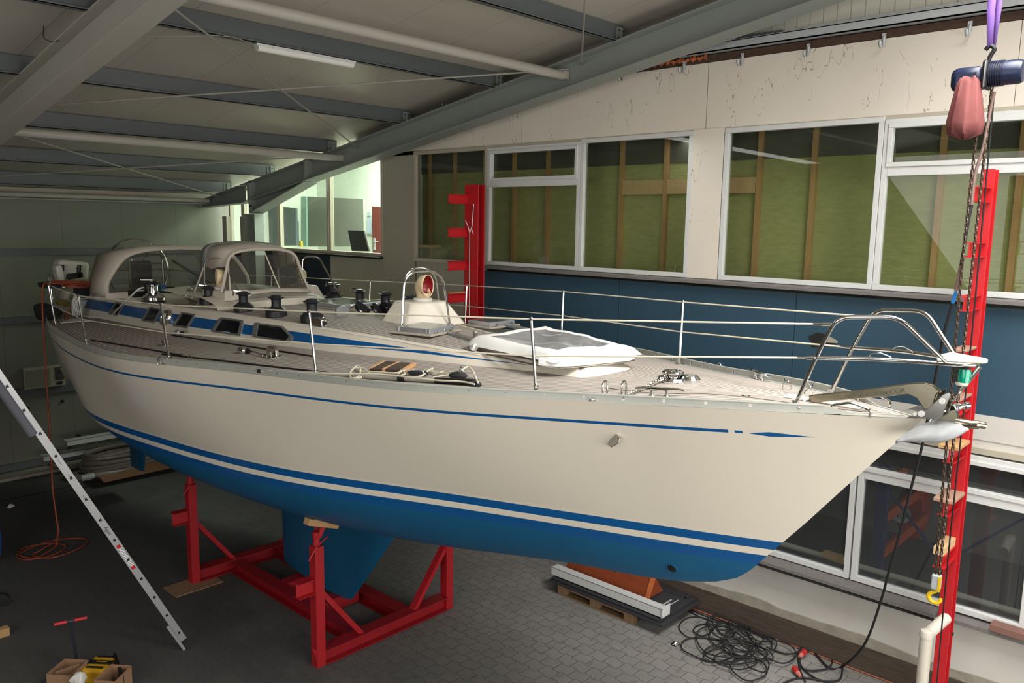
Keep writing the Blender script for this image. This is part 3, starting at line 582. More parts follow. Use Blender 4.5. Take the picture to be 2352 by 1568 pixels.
tag(B().box(7.86, 8.215, 8.57, 8.71, zr_arm[3]+0.066, zr_arm[3]+0.08).build('plank', MATS['timber'], smooth=0), 'thin plank on the lowest visible arm of the far red rack', 'plank')
p = ax(1081, 560, 8.2); b = B(); t = thing('rope', 'thin white cord hanging down the far red rack column', 'rope', (8.2, p.y, 3))
q = lambda a, c: ax(a, c, 8.19)
b.tube([q(1078, 725), q(1079, 535), q(1075, 520), q(1069, 505)], 0.006, 5).tube([q(1079, 535), q(1084, 520), q(1088, 468)], 0.006, 5).tube([q(1083, 524), q(1087, 538)], 0.005, 5); b.build('cord', MATS['white_paint'], t)
# wrapped pipe handle at lower right
M('wrap', (206, 198, 184), 0.45, var=0.12, scale=7, bump=0.4, bs=12)
t = thing('wrapped_pipe', 'dusty white wrapped pipe elbow standing before the right red column', 'pipe', (6.9, 1.45, 0))
q = lambda a, c, x: ax(a, c, x)
P1, P2, P3 = q(2172, 1420, 7.75), q(2128, 1458, 7.3), q(2112, 1600, 7.3)
P3 = V((P2.x, P2.y, 0.0))
B().tube([P1, P2], 0.050, 14).build('upper_sleeve', MATS['wrap'], t); B().tube([P2+V((0, 0, 0.03)), P3], [0.052, 0.044], 14).build('lower_sleeve', MATS['wrap'], t); B().lathe(P2, [(0.01, -0.06), (0.05, -0.04), (0.06, 0), (0.048, 0.04), (0.01, 0.055)], 14).build('elbow', MATS['wrap'], t)
# plank on right sill
tag(B().prism([ax(2280, 1437, 8.76), ax(2360, 1462, 8.76), ax(2360, 1462, 8.76)+V((-0.13, 0, 0)), ax(2280, 1437, 8.76)+V((-0.13, 0, 0))], (0, 0, 0.07)).build('plank', M('brown_wood', (124, 90, 78), 0.7, var=0.2), smooth=0, bevel=0.004), 'brown plank lying on the window sill right of the red column', 'plank')
# ------------------------------------------------------------------ the yacht
CX = 5.64
def cub(xs, ys, x):
    n = len(xs); h = [xs[i+1]-xs[i] for i in range(n-1)]; d = [(ys[i+1]-ys[i])/h[i] for i in range(n-1)]
    m = [d[0]]+[(d[i-1]*h[i]+d[i]*h[i-1])/(h[i]+h[i-1]) for i in range(1, n-1)]+[d[-1]]
    i = 0
    while i < n-2 and x > xs[i+1]: i += 1
    t = (x-xs[i])/h[i]
    return ys[i]*(1+2*t)*(1-t)**2+h[i]*m[i]*t*(1-t)**2+ys[i+1]*t*t*(3-2*t)+h[i]*m[i+1]*t*t*(t-1)
SY = [1.56, 2.45, 3.5, 5.0, 7.0, 9.0, 11.0, 13.0, 14.5, 15.8]
def zs(y): return cub(SY, [3.622, 3.606, 3.554, 3.501, 3.429, 3.353, 3.301, 3.279, 3.263, 3.25], y)
def bs(y): return cub(SY, [0.0, 0.495, 0.892, 1.529, 1.933, 2.279, 2.07, 1.685, 1.225, 0.85], y)
def bw(y): return cub([2.45, 3.5, 5.0, 7.0, 9.0, 11.0, 13.0, 14.5, 15.8], [0.0, 0.379, 0.873, 1.53, 1.799, 1.847, 1.35, 1.039, 0.635], y)
def zk(y): return cub([3.0, 3.23, 4.5, 6, 8, 10, 12, 14, 15.8], [2.02, 1.95, 1.738, 1.51, 1.448, 1.51, 1.749, 2.025, 2.311], y)
def ex(y): return cub([3.0, 6, 9, 12, 15.8], [1.249, 1.744, 2.049, 1.523, 1.816], y)
def zboot(y): return 2.512-0.021*(y-2.45)
def zd(x, y): b = max(bs(y), 0.05); k = min(abs(x-CX)/b, 1); return zs(y)+0.045*b*(1-k*k)
boat = thing('sailboat', 'long white sailing yacht with blue stripes and teak deck standing in a red cradle', 'boat', (CX, 8.0, 0.12))

def stripes_hull():
    t = NT('hull_gelcoat'); x, y, z = t.sep(t.obj()); u, d, _ = t.sep(t.uv())
    h = t.math('ADD', z, t.math('MULTIPLY', t.math('SUBTRACT', y, 2.45), 0.021))
    white, blue, anti = rgb(228, 219, 202), rgb(6, 84, 146), rgb(16, 100, 142)
    n = t.noise(t.obj(), 2.0, 4); ac = t.mix(n, rgb(6, 84, 126), rgb(16, 98, 138))
    c = t.mix(t.math('GREATER_THAN', h, 2.283), ac, blue); c = t.mix(t.math('GREATER_THAN', h, 2.377), c, white)
    c = t.mix(t.math('GREATER_THAN', h, 2.438), c, blue); c = t.mix(t.math('GREATER_THAN', h, 2.512), c, white)
    cove = t.math('MULTIPLY', t.band(d, 0.163, 0.187), t.math('GREATER_THAN', u, 2.675))
    dash = t.math('MULTIPLY', t.band(d, 0.166, 0.186), t.band(u, 2.585, 2.635))
    wd = t.math('MINIMUM', t.math('MULTIPLY', t.math('SUBTRACT', u, 2.15), 0.066), t.math('MULTIPLY', t.math('SUBTRACT', 2.56, u), 0.13)); wd = t.math('MINIMUM', wd, 0.018)
    arrow = t.math('MULTIPLY', t.math('LESS_THAN', t.math('ABSOLUTE', t.math('SUBTRACT', d, 0.182)), wd), t.math('LESS_THAN', u, 2.545))
    c = t.mix(t.math('MINIMUM', t.math('ADD', t.math('ADD', cove, dash), arrow), 1.0), c, blue)
    ro = t.math('MULTIPLY_ADD', t.math('LESS_THAN', h, 2.33), 0.36, 0.13)
    return t.fin(c, ro)
MATS['hull'] = stripes_hull()
def teak(name, pitch, u_idx=1):
    t = NT(name); u, v, _ = t.sep(t.uv()); f = t.math('FRACT', t.math('DIVIDE', v, pitch)); k = t.math('LESS_THAN', f, 0.2)
    pl = t.math('FLOOR', t.math('DIVIDE', v, pitch)); wn = t.node('ShaderNodeTexWhiteNoise', noise_dimensions='1D'); t.l.new(pl, wn.inputs['W'])
    g = t.noise(t.comb(t.math('MULTIPLY', u, 1.2), t.math('MULTIPLY', v, 40.0), wn.outputs[0]), 3.0, 5); n = t.noise(t.obj(), 1.3, 4)
    c = t.mix(g, rgb(156, 146, 136), rgb(206, 198, 188)); c = t.mix(t.math('MULTIPLY', wn.outputs[0], 0.3), c, rgb(150, 134, 120)); c = t.mix(t.math('MULTIPLY', n, 0.35), c, rgb(146, 136, 128))
    c = t.mix(t.math('MULTIPLY', k, 0.88), c, rgb(40, 36, 34)); MATS[name] = t.fin(c, 0.6); return t.m
teak('teak_deck', 0.05); teak('teak_roof', 0.047)
M('gel_white', (230, 222, 206), 0.22, var=0.03, scale=3); M('gel_grey', (182, 178, 166), 0.6, var=0.05)
M('stainless', (206, 204, 200), 0.14, metal=1.0, var=0.03); M('chrome', (220, 220, 220), 0.06, metal=1.0, var=0.02); M('alu', (150, 152, 148), 0.38, metal=0.6, var=0.08)
M('alu_rail', (178, 179, 171), 0.42, metal=0.2, var=0.08, scale=5); M('winch_black', (36, 37, 41), 0.42, var=0.1)
M('canvas', (206, 196, 182), 0.8, var=0.07, scale=5, bump=0.15, bs=20); M('canvas_grey', (128, 130, 130), 0.8); M('canvas_white', (232, 230, 226), 0.7, var=0.05, scale=7, bump=0.4, bs=9)
M('wire', (222, 212, 188), 0.35); M('rope_cream', (214, 206, 184), 0.85, var=0.12, scale=40); M('cowl_cream', (226, 204, 166), 0.25, var=0.12, scale=6); M('cowl_red', (140, 12, 22), 0.35)
M('mahogany', (128, 62, 36), 0.3, var=0.3, scale=6, stretch=(1, 1, 5)); M('dark_inside', (22, 22, 24), 0.6)
glassmat('clear_vinyl', (0.50, 0.50, 0.47), 0.03, 1.1, 0.10, (0.42, 0.41, 0.38)); glassmat('smoked', (0.10, 0.11, 0.12), 0.02, 1.3, 0.12, (0.04, 0.045, 0.06))
M('hatch_acrylic', (92, 104, 98), 0.12, var=0.1, spec=0.8)
P_ = boat

# hull
STEM = [(3.622, 1.56), (3.436, 1.71), (3.177, 1.919), (2.894, 2.142), (2.707, 2.289), (2.512, 2.453), (2.375, 2.565), (2.205, 2.705), (2.114, 2.81), (2.024, 2.996), (1.951, 3.23), (1.93, 3.3)]
def stem_y(z):
    for (a, ya), (b, yb) in zip(STEM, STEM[1:]):
        if z >= b: return ya+(yb-ya)*(a-z)/(a-b)
    return 3.3
NT_, NB_ = 26, 16
def section(y):
    Z, Bh, z2, W, K, e = zs(y), bs(y), zboot(y), bw(y), zk(y), ex(y); out = []
    for k in range(NT_+1): t = k/NT_; out.append((Bh+(W-Bh)*t+0.10*min(W, 1)*t*(1-t), Z+(z2-Z)*t))
    for k in range(1, NB_+1): a = pi/2*k/NB_; out.append((W*max(cos(a), 0)**(2/e), z2-(z2-K)*sin(a)**(2/e)))
    return out
ysn = [3.3+(15.8-3.3)*(i/90) for i in range(91)]
def hullside(sg):
    cols = []; s3 = section(3.3); z3b, K3 = s3[NT_][1], s3[-1][1]
    for j in range(22):
        u = j/22; c = []
        for i, (x3, z3) in enumerate(s3):
            if i <= NT_: t = i/NT_; z0 = 3.622+(2.512-3.622)*t; cc = 0.44-0.34*t
            else: t = 1; z0 = 2.512-(z3b-z3)/(z3b-K3)*(2.512-1.93); cc = 0.1
            y0 = stem_y(z0); y = y0+(3.3-y0)*u; z = z0+(z3-z0)*u
            if i <= NT_: z += (1-t)*(zs(y)-(3.622+(zs(3.3)-3.622)*(y-1.56)/1.74))
            c.append((V((CX+sg*x3*(u+cc*u*(1-u)), y, z)), (y, zs(y)-z)))
        cols.append(c)
    for y in ysn: cols.append([(V((CX+sg*x, y, z)), (y, zs(y)-z)) for x, z in section(y)])
    return cols
b = B()
for sg in (-1, 1):
    cols = hullside(sg); cols = cols if sg > 0 else [c[::-1] for c in cols]
    b.grid([[p for p, _ in c] for c in cols], [[q for _, q in c] for c in cols])
sec = section(15.8); b.add([(CX-x, 15.8, z) for x, z in sec]+[(CX+x, 15.8, z) for x, z in reversed(sec[:-1])], [tuple(range(2*len(sec)-1))])
b.build('hull', MATS['hull'], P_, smooth=50)
# keel, rudder
def foil(pts_top, pts_bot, th0, th1, name, m):
    (ly0, lz0), (ty0, tz0) = pts_top; (ly1, lz1), (ty1, tz1) = pts_bot; rows = []
    for k in range(9):
        t = k/8; ly, lz = ly0+(ly1-ly0)*t, lz0+(lz1-lz0)*t; ty, tz = ty0+(ty1-ty0)*t, tz0+(tz1-tz0)*t; th = th0+(th1-th0)*t; ring = []
        for j in range(24):
            a = 2*pi*j/24; s_ = (1-cos(a))/2; w_ = sin(a)*sqrt(max(1-s_*0.75, 0)); ring.append((CX+w_*th/2, ly+(ty-ly)*s_, lz+(tz-lz)*s_))
        rows.append(ring)
    q = B(); q.grid(rows, closed=True); n_ = len(q.v); q.f.append(tuple(range(n_-24, n_))); q.build(name, MATS[m], P_, smooth=50)
M('antifoul', (14, 84, 120), 0.5, var=0.16, scale=2.5)
foil(((6.75, 1.62), (9.5, 1.62)), ((7.9, 0.19), (9.48, 0.24)), 0.36, 0.22, 'keel', 'antifoul')
foil(((13.6, 2.1), (14.55, 2.2)), ((13.98, 0.47), (14.55, 0.45)), 0.16, 0.08, 'rudder', 'antifoul')
foil(((12.7, 2.05), (13.62, 2.1)), ((13.5, 1.4), (13.7, 1.4)), 0.14, 0.10, 'skeg', 'antifoul')
# deck
rows, uvs = [], []
for i in range(121):
    y = 1.60+(15.78-1.60)*i/120; bb = max(bs(y)-0.012, 0.004); r_, q_ = [], []
    for j in range(25):
        k = -1+2*j/24; x = CX+k*bb; r_.append((x, y, zd(x, y))); q_.append((y, bb*(1-abs(k))))
    rows.append(r_); uvs.append(q_)
B().grid(rows, uvs).build('deck', MATS['teak_deck'], P_, smooth=50)
M('king_plank', (150, 140, 132), 0.6, var=0.2, scale=8)
q = B(); 
for sg in (-1, 1):
    pts = spline([(CX+sg*0.50, 3.75, 0), (CX+sg*0.44, 3.35, 0), (CX+sg*0.22, 2.9, 0), (CX+sg*0.14, 2.3, 0), (CX+sg*0.05, 1.9, 0)], 6)
    q.grid([[(p.x-sg*0.04, p.y, zd(p.x, p.y)+0.002) for p in pts], [(p.x+sg*0.05, p.y, zd(p.x, p.y)+0.002) for p in pts]])
q.build('margin_plank', MATS['king_plank'], P_, smooth=0)
# toe rails with scupper holes
def toerail(sg):
    q = B(); hh = 0.056; lean = 0.0
    def pt(y, h, off): b_ = bs(y); dy = (bs(y+0.02)-bs(y-0.02))/0.04; n_ = V((1, -dy, 0)).normalized(); x = b_-0.012; p = V((x, y, zs(y)+h))+n_*off; return V((CX+sg*p.x, p.y, p.z))
    holes = [2.24+0.28*i for i in range(24)]+[8.90+0.14*i for i in range(45)]
    bounds = [2.10]+[(a+b_)/2 for a, b_ in zip(holes, holes[1:])]+[holes[-1]+0.07]
    for k, yc in enumerate(holes):
        y0, y1 = bounds[k], bounds[k+1]; rad = 0.0125 if yc < 8.85 else 0.009; hc = 0.030
        out8 = [(y0, 0), (yc, 0), (y1, 0), (y1, hc), (y1, hh), (yc, hh), (y0, hh), (y0, hc)]
        in8 = [(yc+rad*cos(a), hc+rad*sin(a)) for a in (-3*pi/4, -pi/2, -pi/4, 0, pi/4, pi/2, 3*pi/4, pi)]
        for off in (0.006, -0.004):
            o = len(q.v); q.v += [pt(*c, off) for c in out8]+[pt(*c, off) for c in in8]; q.f += [(o+i, o+(i+1) % 8, o+8+(i+1) % 8, o+8+i) for i in range(8)]
        q.f += [(o-16+8+i, o-16+8+(i+1) % 8, o+8+(i+1) % 8, o+8+i) for i in range(8)]
    ys_ = [2.10+0.15*i for i in range(86)]
    q.grid([[pt(y, hh+dz, off) for dz, off in ((-0.003, 0.009), (0.004, 0.007), (0.005, 0.0), (0.004, -0.010), (-0.003, -0.012))] for y in ys_])
    q.grid([[pt(y, 0.001, off) for off in (0.006, 0.02)] for y in ys_]); q.grid([[pt(y, dz, -o_) for dz, o_ in ((0.012, 0.004), (0.006, 0.016), (0.006, 0.045))] for y in ys_])
    q.add([pt(2.10, 0, 0.006), pt(2.10, hh, 0.006), pt(1.90, 0.004, 0.006), pt(2.10, 0, -0.004), pt(2.10, hh, -0.004), pt(1.90, 0.004, -0.004)], [(0, 1, 2), (3, 5, 4), (1, 4, 5, 2), (0, 2, 5, 3)])
    q.build('toe_rail', MATS['alu_rail'], P_, smooth=30)
toerail(-1); toerail(1)
q = B()
for sg in (-1, 1):
    ys_ = [1.6+0.05*i for i in range(9)]; q.grid([[(CX+sg*max(bs(y)-o_, 0.0), y, zd(CX+bs(y)-o_, y)+h) for o_, h in ((-0.004, 0.0), (-0.002, 0.006), (0.03, 0.006), (0.03, 0.001))] for y in ys_])
q.build('bow_edge_trim', MATS['alu_rail'], P_)

# coachroof
HBy, HBv = [4.2, 4.6, 5.3, 6.0, 7.0, 7.8, 8.9, 9.9, 12.0, 13.3, 14.6], [.38, .42, .557, .66, .83, .907, 1.0, 1.043, 1.032, 1.0, .95]
HTy, HTv = [4.2, 4.6, 5.75, 6.1, 7.0, 7.62, 8.69, 9.7, 10.5, 12.0, 13.5, 14.6], [.30, .35, .546, .579, .726, .777, .853, .891, .887, .869, .826, .80]
ZTy, ZTv = [4.2, 5.0, 6.0, 7.0, 8.0, 9.0, 10.0, 12.0, 13.5, 14.6], [3.632, 3.64, 3.664, 3.696, 3.705, 3.71, 3.70, 3.69, 3.664, 3.63]
def hb(y): return cub(HBy, HBv, y)
def ht(y): return cub(HTy, HTv, y)
def ztp(y): return cub(ZTy, ZTv, y)
def zroof(x, y): k = min(abs(x-CX)/ht(y), 1); return ztp(y)+.07*ht(y)*(1-k*k)
def side(y, t, sg=-1, out=0.0):
    a = V((CX+sg*hb(y), y, zd(CX+hb(y), y)-.01)); c = V((CX+sg*ht(y), y, ztp(y))); n_ = V((sg*(c.z-a.z), 0, abs(c.x-a.x))).normalized()
    return a+(c-a)*t+n_*out
def stripes_cabin():
    t = NT('coachroof_gelcoat'); y, v, _ = t.sep(t.uv())
    k = t.math('MAXIMUM', t.math('MINIMUM', t.math('MULTIPLY', t.math('SUBTRACT', 7.2, y), 0.37), 1.0), 0.0)
    lo = t.math('MULTIPLY_ADD', k, 0.42, 0.32); hi = t.math('MULTIPLY_ADD', k, 0.035, 0.715)
    m = t.math('MULTIPLY', t.math('GREATER_THAN', v, lo), t.math('LESS_THAN', v, hi)); m = t.math('MULTIPLY', m, t.math('LESS_THAN', y, 13.8))
    return t.fin(t.mix(m, rgb(230, 222, 206), rgb(14, 88, 150)), 0.24)
MATS['cabin'] = stripes_cabin()
q = B(); TS = [i/10 for i in range(11)]
def cabrow(sg): return [[(side(4.2+10.4*i/70, t, sg), (4.2+10.4*i/70, t)) for t in TS] for i in range(71)]
L, R_ = cabrow(-1), cabrow(1); nose = []
for i in range(1, 12):
    a = -pi/2+pi*i/12; k = sin(a); fwd = cos(a); c = []
    for t in TS:
        h_ = hb(4.2)+(ht(4.2)-hb(4.2))*t; z0 = zd(CX+h_*k, 4.2-0.1*fwd)-0.01; x = CX+h_*k; zt2 = ztp(4.2)+0.07*ht(4.2)*(1-k*k)*0.9; c.append((V((x, 4.2-(0.17-0.13*t)*fwd**0.6, z0+(zt2-z0)*t)), (4.0, 0.0)))
    nose.append(c)
allc = L[::-1]+nose+R_
q.grid([[p for p, _ in c] for c in allc], [[u for _, u in c] for c in allc])
aft = [p for p, _ in L[-1]]+[p for p, _ in reversed(R_[-1])]; q.add(aft, [tuple(range(len(aft)))])
q.build('coachroof', MATS['cabin'], P_, smooth=40)
rows, uvs = [], []; YT = 9.66
for i in range(61):
    y = 4.17+(YT-4.17)*i/60; yy = max(y, 4.2); h_ = ht(yy); r_, q_ = [], []
    for j in range(21): k = -1+2*j/20; x = CX+k*h_; r_.append((x, y, zroof(x, yy)+0.001)); q_.append((y, x+10))
    rows.append(r_); uvs.append(q_)
B().grid(rows, uvs).build('roof_deck', MATS['teak_roof'], P_, smooth=50)
B().grid([[(CX+k*ht(y), y, zroof(CX+k*ht(y), y)+0.001) for k in [-1+2*j/20 for j in range(21)]] for y in [YT+(14.6-YT)*i/30 for i in range(31)]]).build('roof_moulding', MATS['gel_white'], P_, smooth=50)
q = B()      # white border strips at the roof edge
for sg in (-1, 1): q.grid([[(CX+sg*(ht(y)+0.004-w_), y, zroof(CX+ht(y)-w_, y)+h) for w_, h in ((0, 0.001), (0.01, 0.008), (0.05, 0.008), (0.055, 0.002))] for y in [4.2+5.5*i/40 for i in range(41)]])
q.build('roof_border', MATS['gel_white'], P_)
# raised companionway garage with grey non-slip top
q = B(); rows = []
def yf(k): return 9.12+0.40*abs(k)**2.2
for j in range(25):
    k = -1+2*j/24; x = CX+k*0.80; y0 = yf(k); za_ = zroof(x, min(y0, 9.6)); r_ = [(x, y0, za_), (x, y0+0.05, za_+0.05+0.03*(1-k*k))]
    for s_ in (0.25, 0.5, 0.75, 1): y = y0+(9.95-y0)*s_; r_.append((x, y, za_+0.05+0.03*(1-k*k)+(3.92-0.05*k*k-za_-0.05)*0.75*s_))
    r_.append((x, 11.2, zroof(x, 10)+0.15)); rows.append(r_)
q.grid(rows); q.build('companionway_garage', MATS['gel_white'], P_, smooth=40)
q = B(); q.grid([[(lambda x, a, c: (x, a[1]+(c[1]-a[1])*s_, a[2]+(c[2]-a[2])*s_+0.004))(r_[2][0], r_[2], r_[4]) for s_ in (0, 0.5, 1)] for r_ in rows[2:-2]]); q.build('grey_non_slip', MATS['gel_grey'], P_)
q = B(); q.grid([[(CX+k, 9.68+dy, 3.905-0.06*k*k+dz) for dy, dz in ((0, 0), (0.0, 0.03), (0.05, 0.035), (0.05, 0))] for k in [-0.45+0.9*i/12 for i in range(13)]]); q.build('garage_coaming', MATS['gel_white'], P_)

# cabin side windows
def swin(ys4, sg, name, open_):
    W_ = [side(y, t, sg, 0.0) for y, t in ys4]; c = sum(W_, V())/len(W_); n_ = V((sg*(0.32), 0, 0.16)).normalized()
    inner = [c+(p-c)*0.80 for p in W_]; m = len(W_); q = B()
    def rnd(P, r): return fil(P+[P[0], P[1]], r, 3)[1:-1]
    o_, i_ = rnd(W_, 0.035), rnd(inner, 0.025); L_ = min(len(o_), len(i_)); o_, i_ = o_[:L_], i_[:L_]
    q.grid([[p-n_*0.01 for p in o_], [p+n_*0.012 for p in o_], [p+n_*0.014 for p in i_], [p-n_*0.012 for p in i_]], closed=True)
    f = q.build(name, MATS['alu'], P_, smooth=30)
    g = B(); g.add([p+n_*0.002 for p in i_], [tuple(range(len(i_)))]); g.build('pane', MATS['smoked'], f, smooth=0)
    return f, c, n_
for sg in (-1, 1):
    swin([(12.46, .76), (12.10, .76), (12.18, .24), (12.56, .24)], sg, 'cabin_window', 1)
    swin([(11.24, .80), (10.84, .80), (10.88, .24), (11.32, .24)], sg, 'cabin_window', 1)
    swin([(10.26, .82), (9.86, .82), (9.92, .24), (10.34, .24)], sg, 'cabin_window', 1)
    swin([(9.26, .84), (8.74, .86), (8.68, .22), (9.34, .24)], sg, 'cabin_window', 0)
    swin([(8.52, .84), (7.97, .86), (7.72, .46), (7.76, .20), (8.46, .26)], sg, 'cabin_window', 0)
# chrome round vent on the cabin side
c = side(10.58, 0.50, -1, 0.0); n_ = V((-0.32, 0, 0.16)).normalized()
o = B().lathe(c, [(0.115, 0), (0.115, 0.03), (0.10, 0.055), (0.065, 0.06), (0.06, 0.045)], 24, axis=n_).build('porthole_vent', MATS['stainless'], P_); B().lathe(c+n_*0.046, [(0.055, 0), (0.045, 0.006)], 20, axis=n_).build('cap', MATS['white_paint'], o)

# stanchions and lifelines
LL = {}
for sg in (-1, 1):
    tops, mids = [], []
    for y in (4.03, 6.03, 8.08, 10.29, 12.55):
        b_ = bs(y)-0.09; p = V((CX+sg*b_, y, zs(y)+0.01)); tp = V((CX+sg*(b_+0.05), y+0.02, zs(y)+0.60)); q = B()
        q.lathe(p, [(0.045, 0), (0.045, 0.008), (0.022, 0.012), (0.02, 0.07), (0.014, 0.075)], 12); q.tube([p, tp], 0.0125, 10); q.lathe(tp, [(0.014, -0.01), (0.017, 0.004), (0.01, 0.016)], 10)
        q.build('stanchion', MATS['stainless'], P_); tops.append(tp); mids.append(p+(tp-p)*0.52)
    LL[sg] = (tops, mids)
XS = 13.9
for sg in (-1, 1):
    tops, mids = LL[sg]
    pb = V((CX+sg*0.335, 2.066, 4.225)); pm = V((CX+sg*0.33, 2.16, 3.99))
    st_ = V((CX+sg*(bs(XS)-0.12), XS, zs(XS)+0.62)); sm = V((CX+sg*(bs(XS)-0.12), XS, zs(XS)+0.32))
    for ln in ([pb]+tops+[st_], [pm]+mids+[sm]): B().tube(ln, 0.0062, 8).build('lifeline', MATS['wire'], P_)
    for e, nx in ((pb, tops[0]), (pm, mids[0])):
        d = (nx-e).normalized(); B().lathe(e+d*0.01, [(0.012, 0), (0.012, 0.05), (0.009, 0.06), (0.009, 0.11)], 8, axis=d).build('turnbuckle', MATS['stainless'], P_)
# pulpit
def pp(*a): return V(a)
near = [pp(5.33, 2.30, 3.62), pp(5.315, 2.17, 3.98), pp(5.30, 2.04, 4.275), pp(5.37, 1.68, 4.305), pp(5.52, 1.43, 4.03)]
far = [V((2*CX-p.x, p.y, p.z)) for p in near]
q = B(); q.tube(near, 0.0145, 12, fillet=0.09); q.tube(far, 0.0145, 12, fillet=0.09)
mid = [pp(5.315, 2.165, 3.99), pp(5.40, 1.80, 4.015), pp(5.53, 1.40, 4.02), pp(5.60, 1.29, 4.02), pp(5.68, 1.29, 4.02), pp(5.75, 1.40, 4.02), pp(5.88, 1.80, 4.015), pp(5.965, 2.165, 3.99)]
q.tube(spline(mid, 5), 0.0145, 12); q.tube([pp(CX-0.01, 1.26, 4.01), pp(CX-0.01, 1.42, 3.74)], 0.0145, 10); q.build('pulpit', MATS['stainless'], P_)
for sg in (-1, 1): B().lathe(pp(CX+sg*0.31, 2.30, zs(2.3)+0.0), [(0.045, 0), (0.045, 0.012), (0.02, 0.02), (0.019, 0.06)], 14).build('pulpit_foot', MATS['stainless'], P_)
for sg in (-1, 1): B().tube([pp(CX+sg*0.235, 1.86, 4.02), pp(CX+sg*0.235, 1.84, 4.045), pp(CX+sg*0.22, 1.79, 4.055), pp(CX+sg*0.205, 1.73, 4.035), pp(CX+sg*0.205, 1.72, 4.02)], 0.004, 6).build('rail_eye', MATS['stainless'], P_)
# seat and lantern at the pulpit tip
seat = [(5.48, 1.47), (5.53, 1.40), (5.575, 1.30), (5.60, 1.24), (5.64, 1.22), (5.68, 1.24), (5.705, 1.30), (5.75, 1.40), (5.80, 1.47), (5.64, 1.49)]
B().prism([(x, y, 4.035) for x, y in seat], (0, 0, 0.028)).build('pulpit_seat', MATS['gel_white'], P_, smooth=40, bevel=0.008)
o = B().box(5.585, 5.65, 1.33, 1.40, 3.895, 4.0).build('bow_lantern', MATS['black'], P_, smooth=0, bevel=0.004)
B().lathe((5.60, 1.335, 3.905), [(0.036, 0), (0.038, 0.02), (0.038, 0.065), (0.036, 0.085)], 16).build('green_lens', M('lens_green', (10, 150, 120), 0.1, var=0.02, spec=0.9), o)
B().lathe((5.60, 1.345, 3.885), [(0.034, 0), (0.04, 0.012), (0.04, 0.02)], 16).build('lantern_base', MATS['gel_white'], o)

# deck hatches
def hatch(c, lx, ly, rz, base_h, lb=None, raised=0.05):
    R3 = Matrix.Rotation(rz, 3, 'Z'); c = V(c); q = B(); q.cbox(c+V((0, 0, base_h/2)), lx+0.10, ly+0.10, base_h, R3); t = q.build('hatch', MATS['teak_edge'], P_, smooth=0, bevel=0.008)
    def ring(w_, z0, z1, m, nm):
        q = B()
        for sx, sy, dx, dy in ((0, -1, lx, w_), (0, 1, lx, w_), (-1, 0, w_, ly-2*w_), (1, 0, w_, ly-2*w_)): q.cbox(c+R3@V((sx*(lx-w_)/2, sy*(ly-w_)/2, 0))+V((0, 0, (z0+z1)/2)), dx, dy, z1-z0, R3)
        q.build(nm, MATS[m], t, smooth=0, bevel=0.006)
    ring(0.04, base_h, base_h+raised, 'alu_bright', 'frame')
    q = B(); q.cbox(c+V((0, 0, base_h+raised-0.006)), lx-0.07, ly-0.07, 0.012, R3); q.build('acrylic_lid', MATS['hatch_acrylic'], t, smooth=0)
    for k in (-0.3, 0.3): q = B(); q.cbox(c+R3@V((k*lx, -ly/2-0.012, 0))+V((0, 0, base_h+0.02)), 0.035, 0.03, 0.03, R3); q.build('hinge', MATS['chrome'], t, smooth=0, bevel=0.004)
    return t
M('teak_edge', (176, 164, 150), 0.6, var=0.15); M('alu_bright', (196, 200, 206), 0.25, metal=0.7, var=0.05)
hatch((5.50, 6.35, 3.715), 0.46, 0.42, radians(14), 0.02); hatch((6.68, 6.58-0.02, 3.665), 0.42, 0.36, radians(2), 0.02); hatch((6.08, 8.62, 3.755), 0.66, 0.80, radians(2), 0.03, raised=0.045)
# dorade box, cowls, hoops
def cowl(c, s_, face, mouth, name='cowl_vent', parent=None):
    """cowl ventilator: swept tube bending to an open mouth that faces `face`"""
    f_ = V(face).normalized(); u_ = V((0, 0, 1)); c = V(c); t = B().lathe(c, [(0.085*s_, 0), (0.09*s_, 0.01), (0.09*s_, 0.03), (0.07*s_, 0.035)], 24).build(name, MATS['white_paint'], parent or P_)
    path = [(0, 0.02, .060), (0, 0.06, .063), (-.008, 0.09, .070), (-.006, 0.12, .084), (.015, 0.14, .098), (.045, 0.142, .104), (.062, 0.14, .106)]; rows = []
    side_ = f_.cross(u_)
    tl = [0, 0, 15, 40, 68, 84, 90]
    for (a, h, r_), tt in zip(path, tl):
        cc = c+f_*a*s_+u_*h*s_; e = u_*cos(radians(tt))+f_*sin(radians(tt)); w_ = side_; v_ = e.cross(w_)
        rows.append([cc+(w_*cos(2*pi*k/24)*0.86+v_*sin(2*pi*k/24))*r_*s_ for k in range(24)])
    q = B(); q.grid(rows, closed=True); q.build('shell', MATS['cowl_cream'], t, solid=0.006)
    cc = c+f_*0.057*s_+u_*0.14*s_; q = B(); q.grid([[cc+(side_*cos(2*pi*k/24)*0.86+u_*sin(2*pi*k/24))*r_*s_-f_*d*s_ for k in range(24)] for r_, d in ((.098, 0.0), (.088, .045), (.05, .08), (.004, .09))], closed=True)
    q.build('lining', MATS[mouth], t)
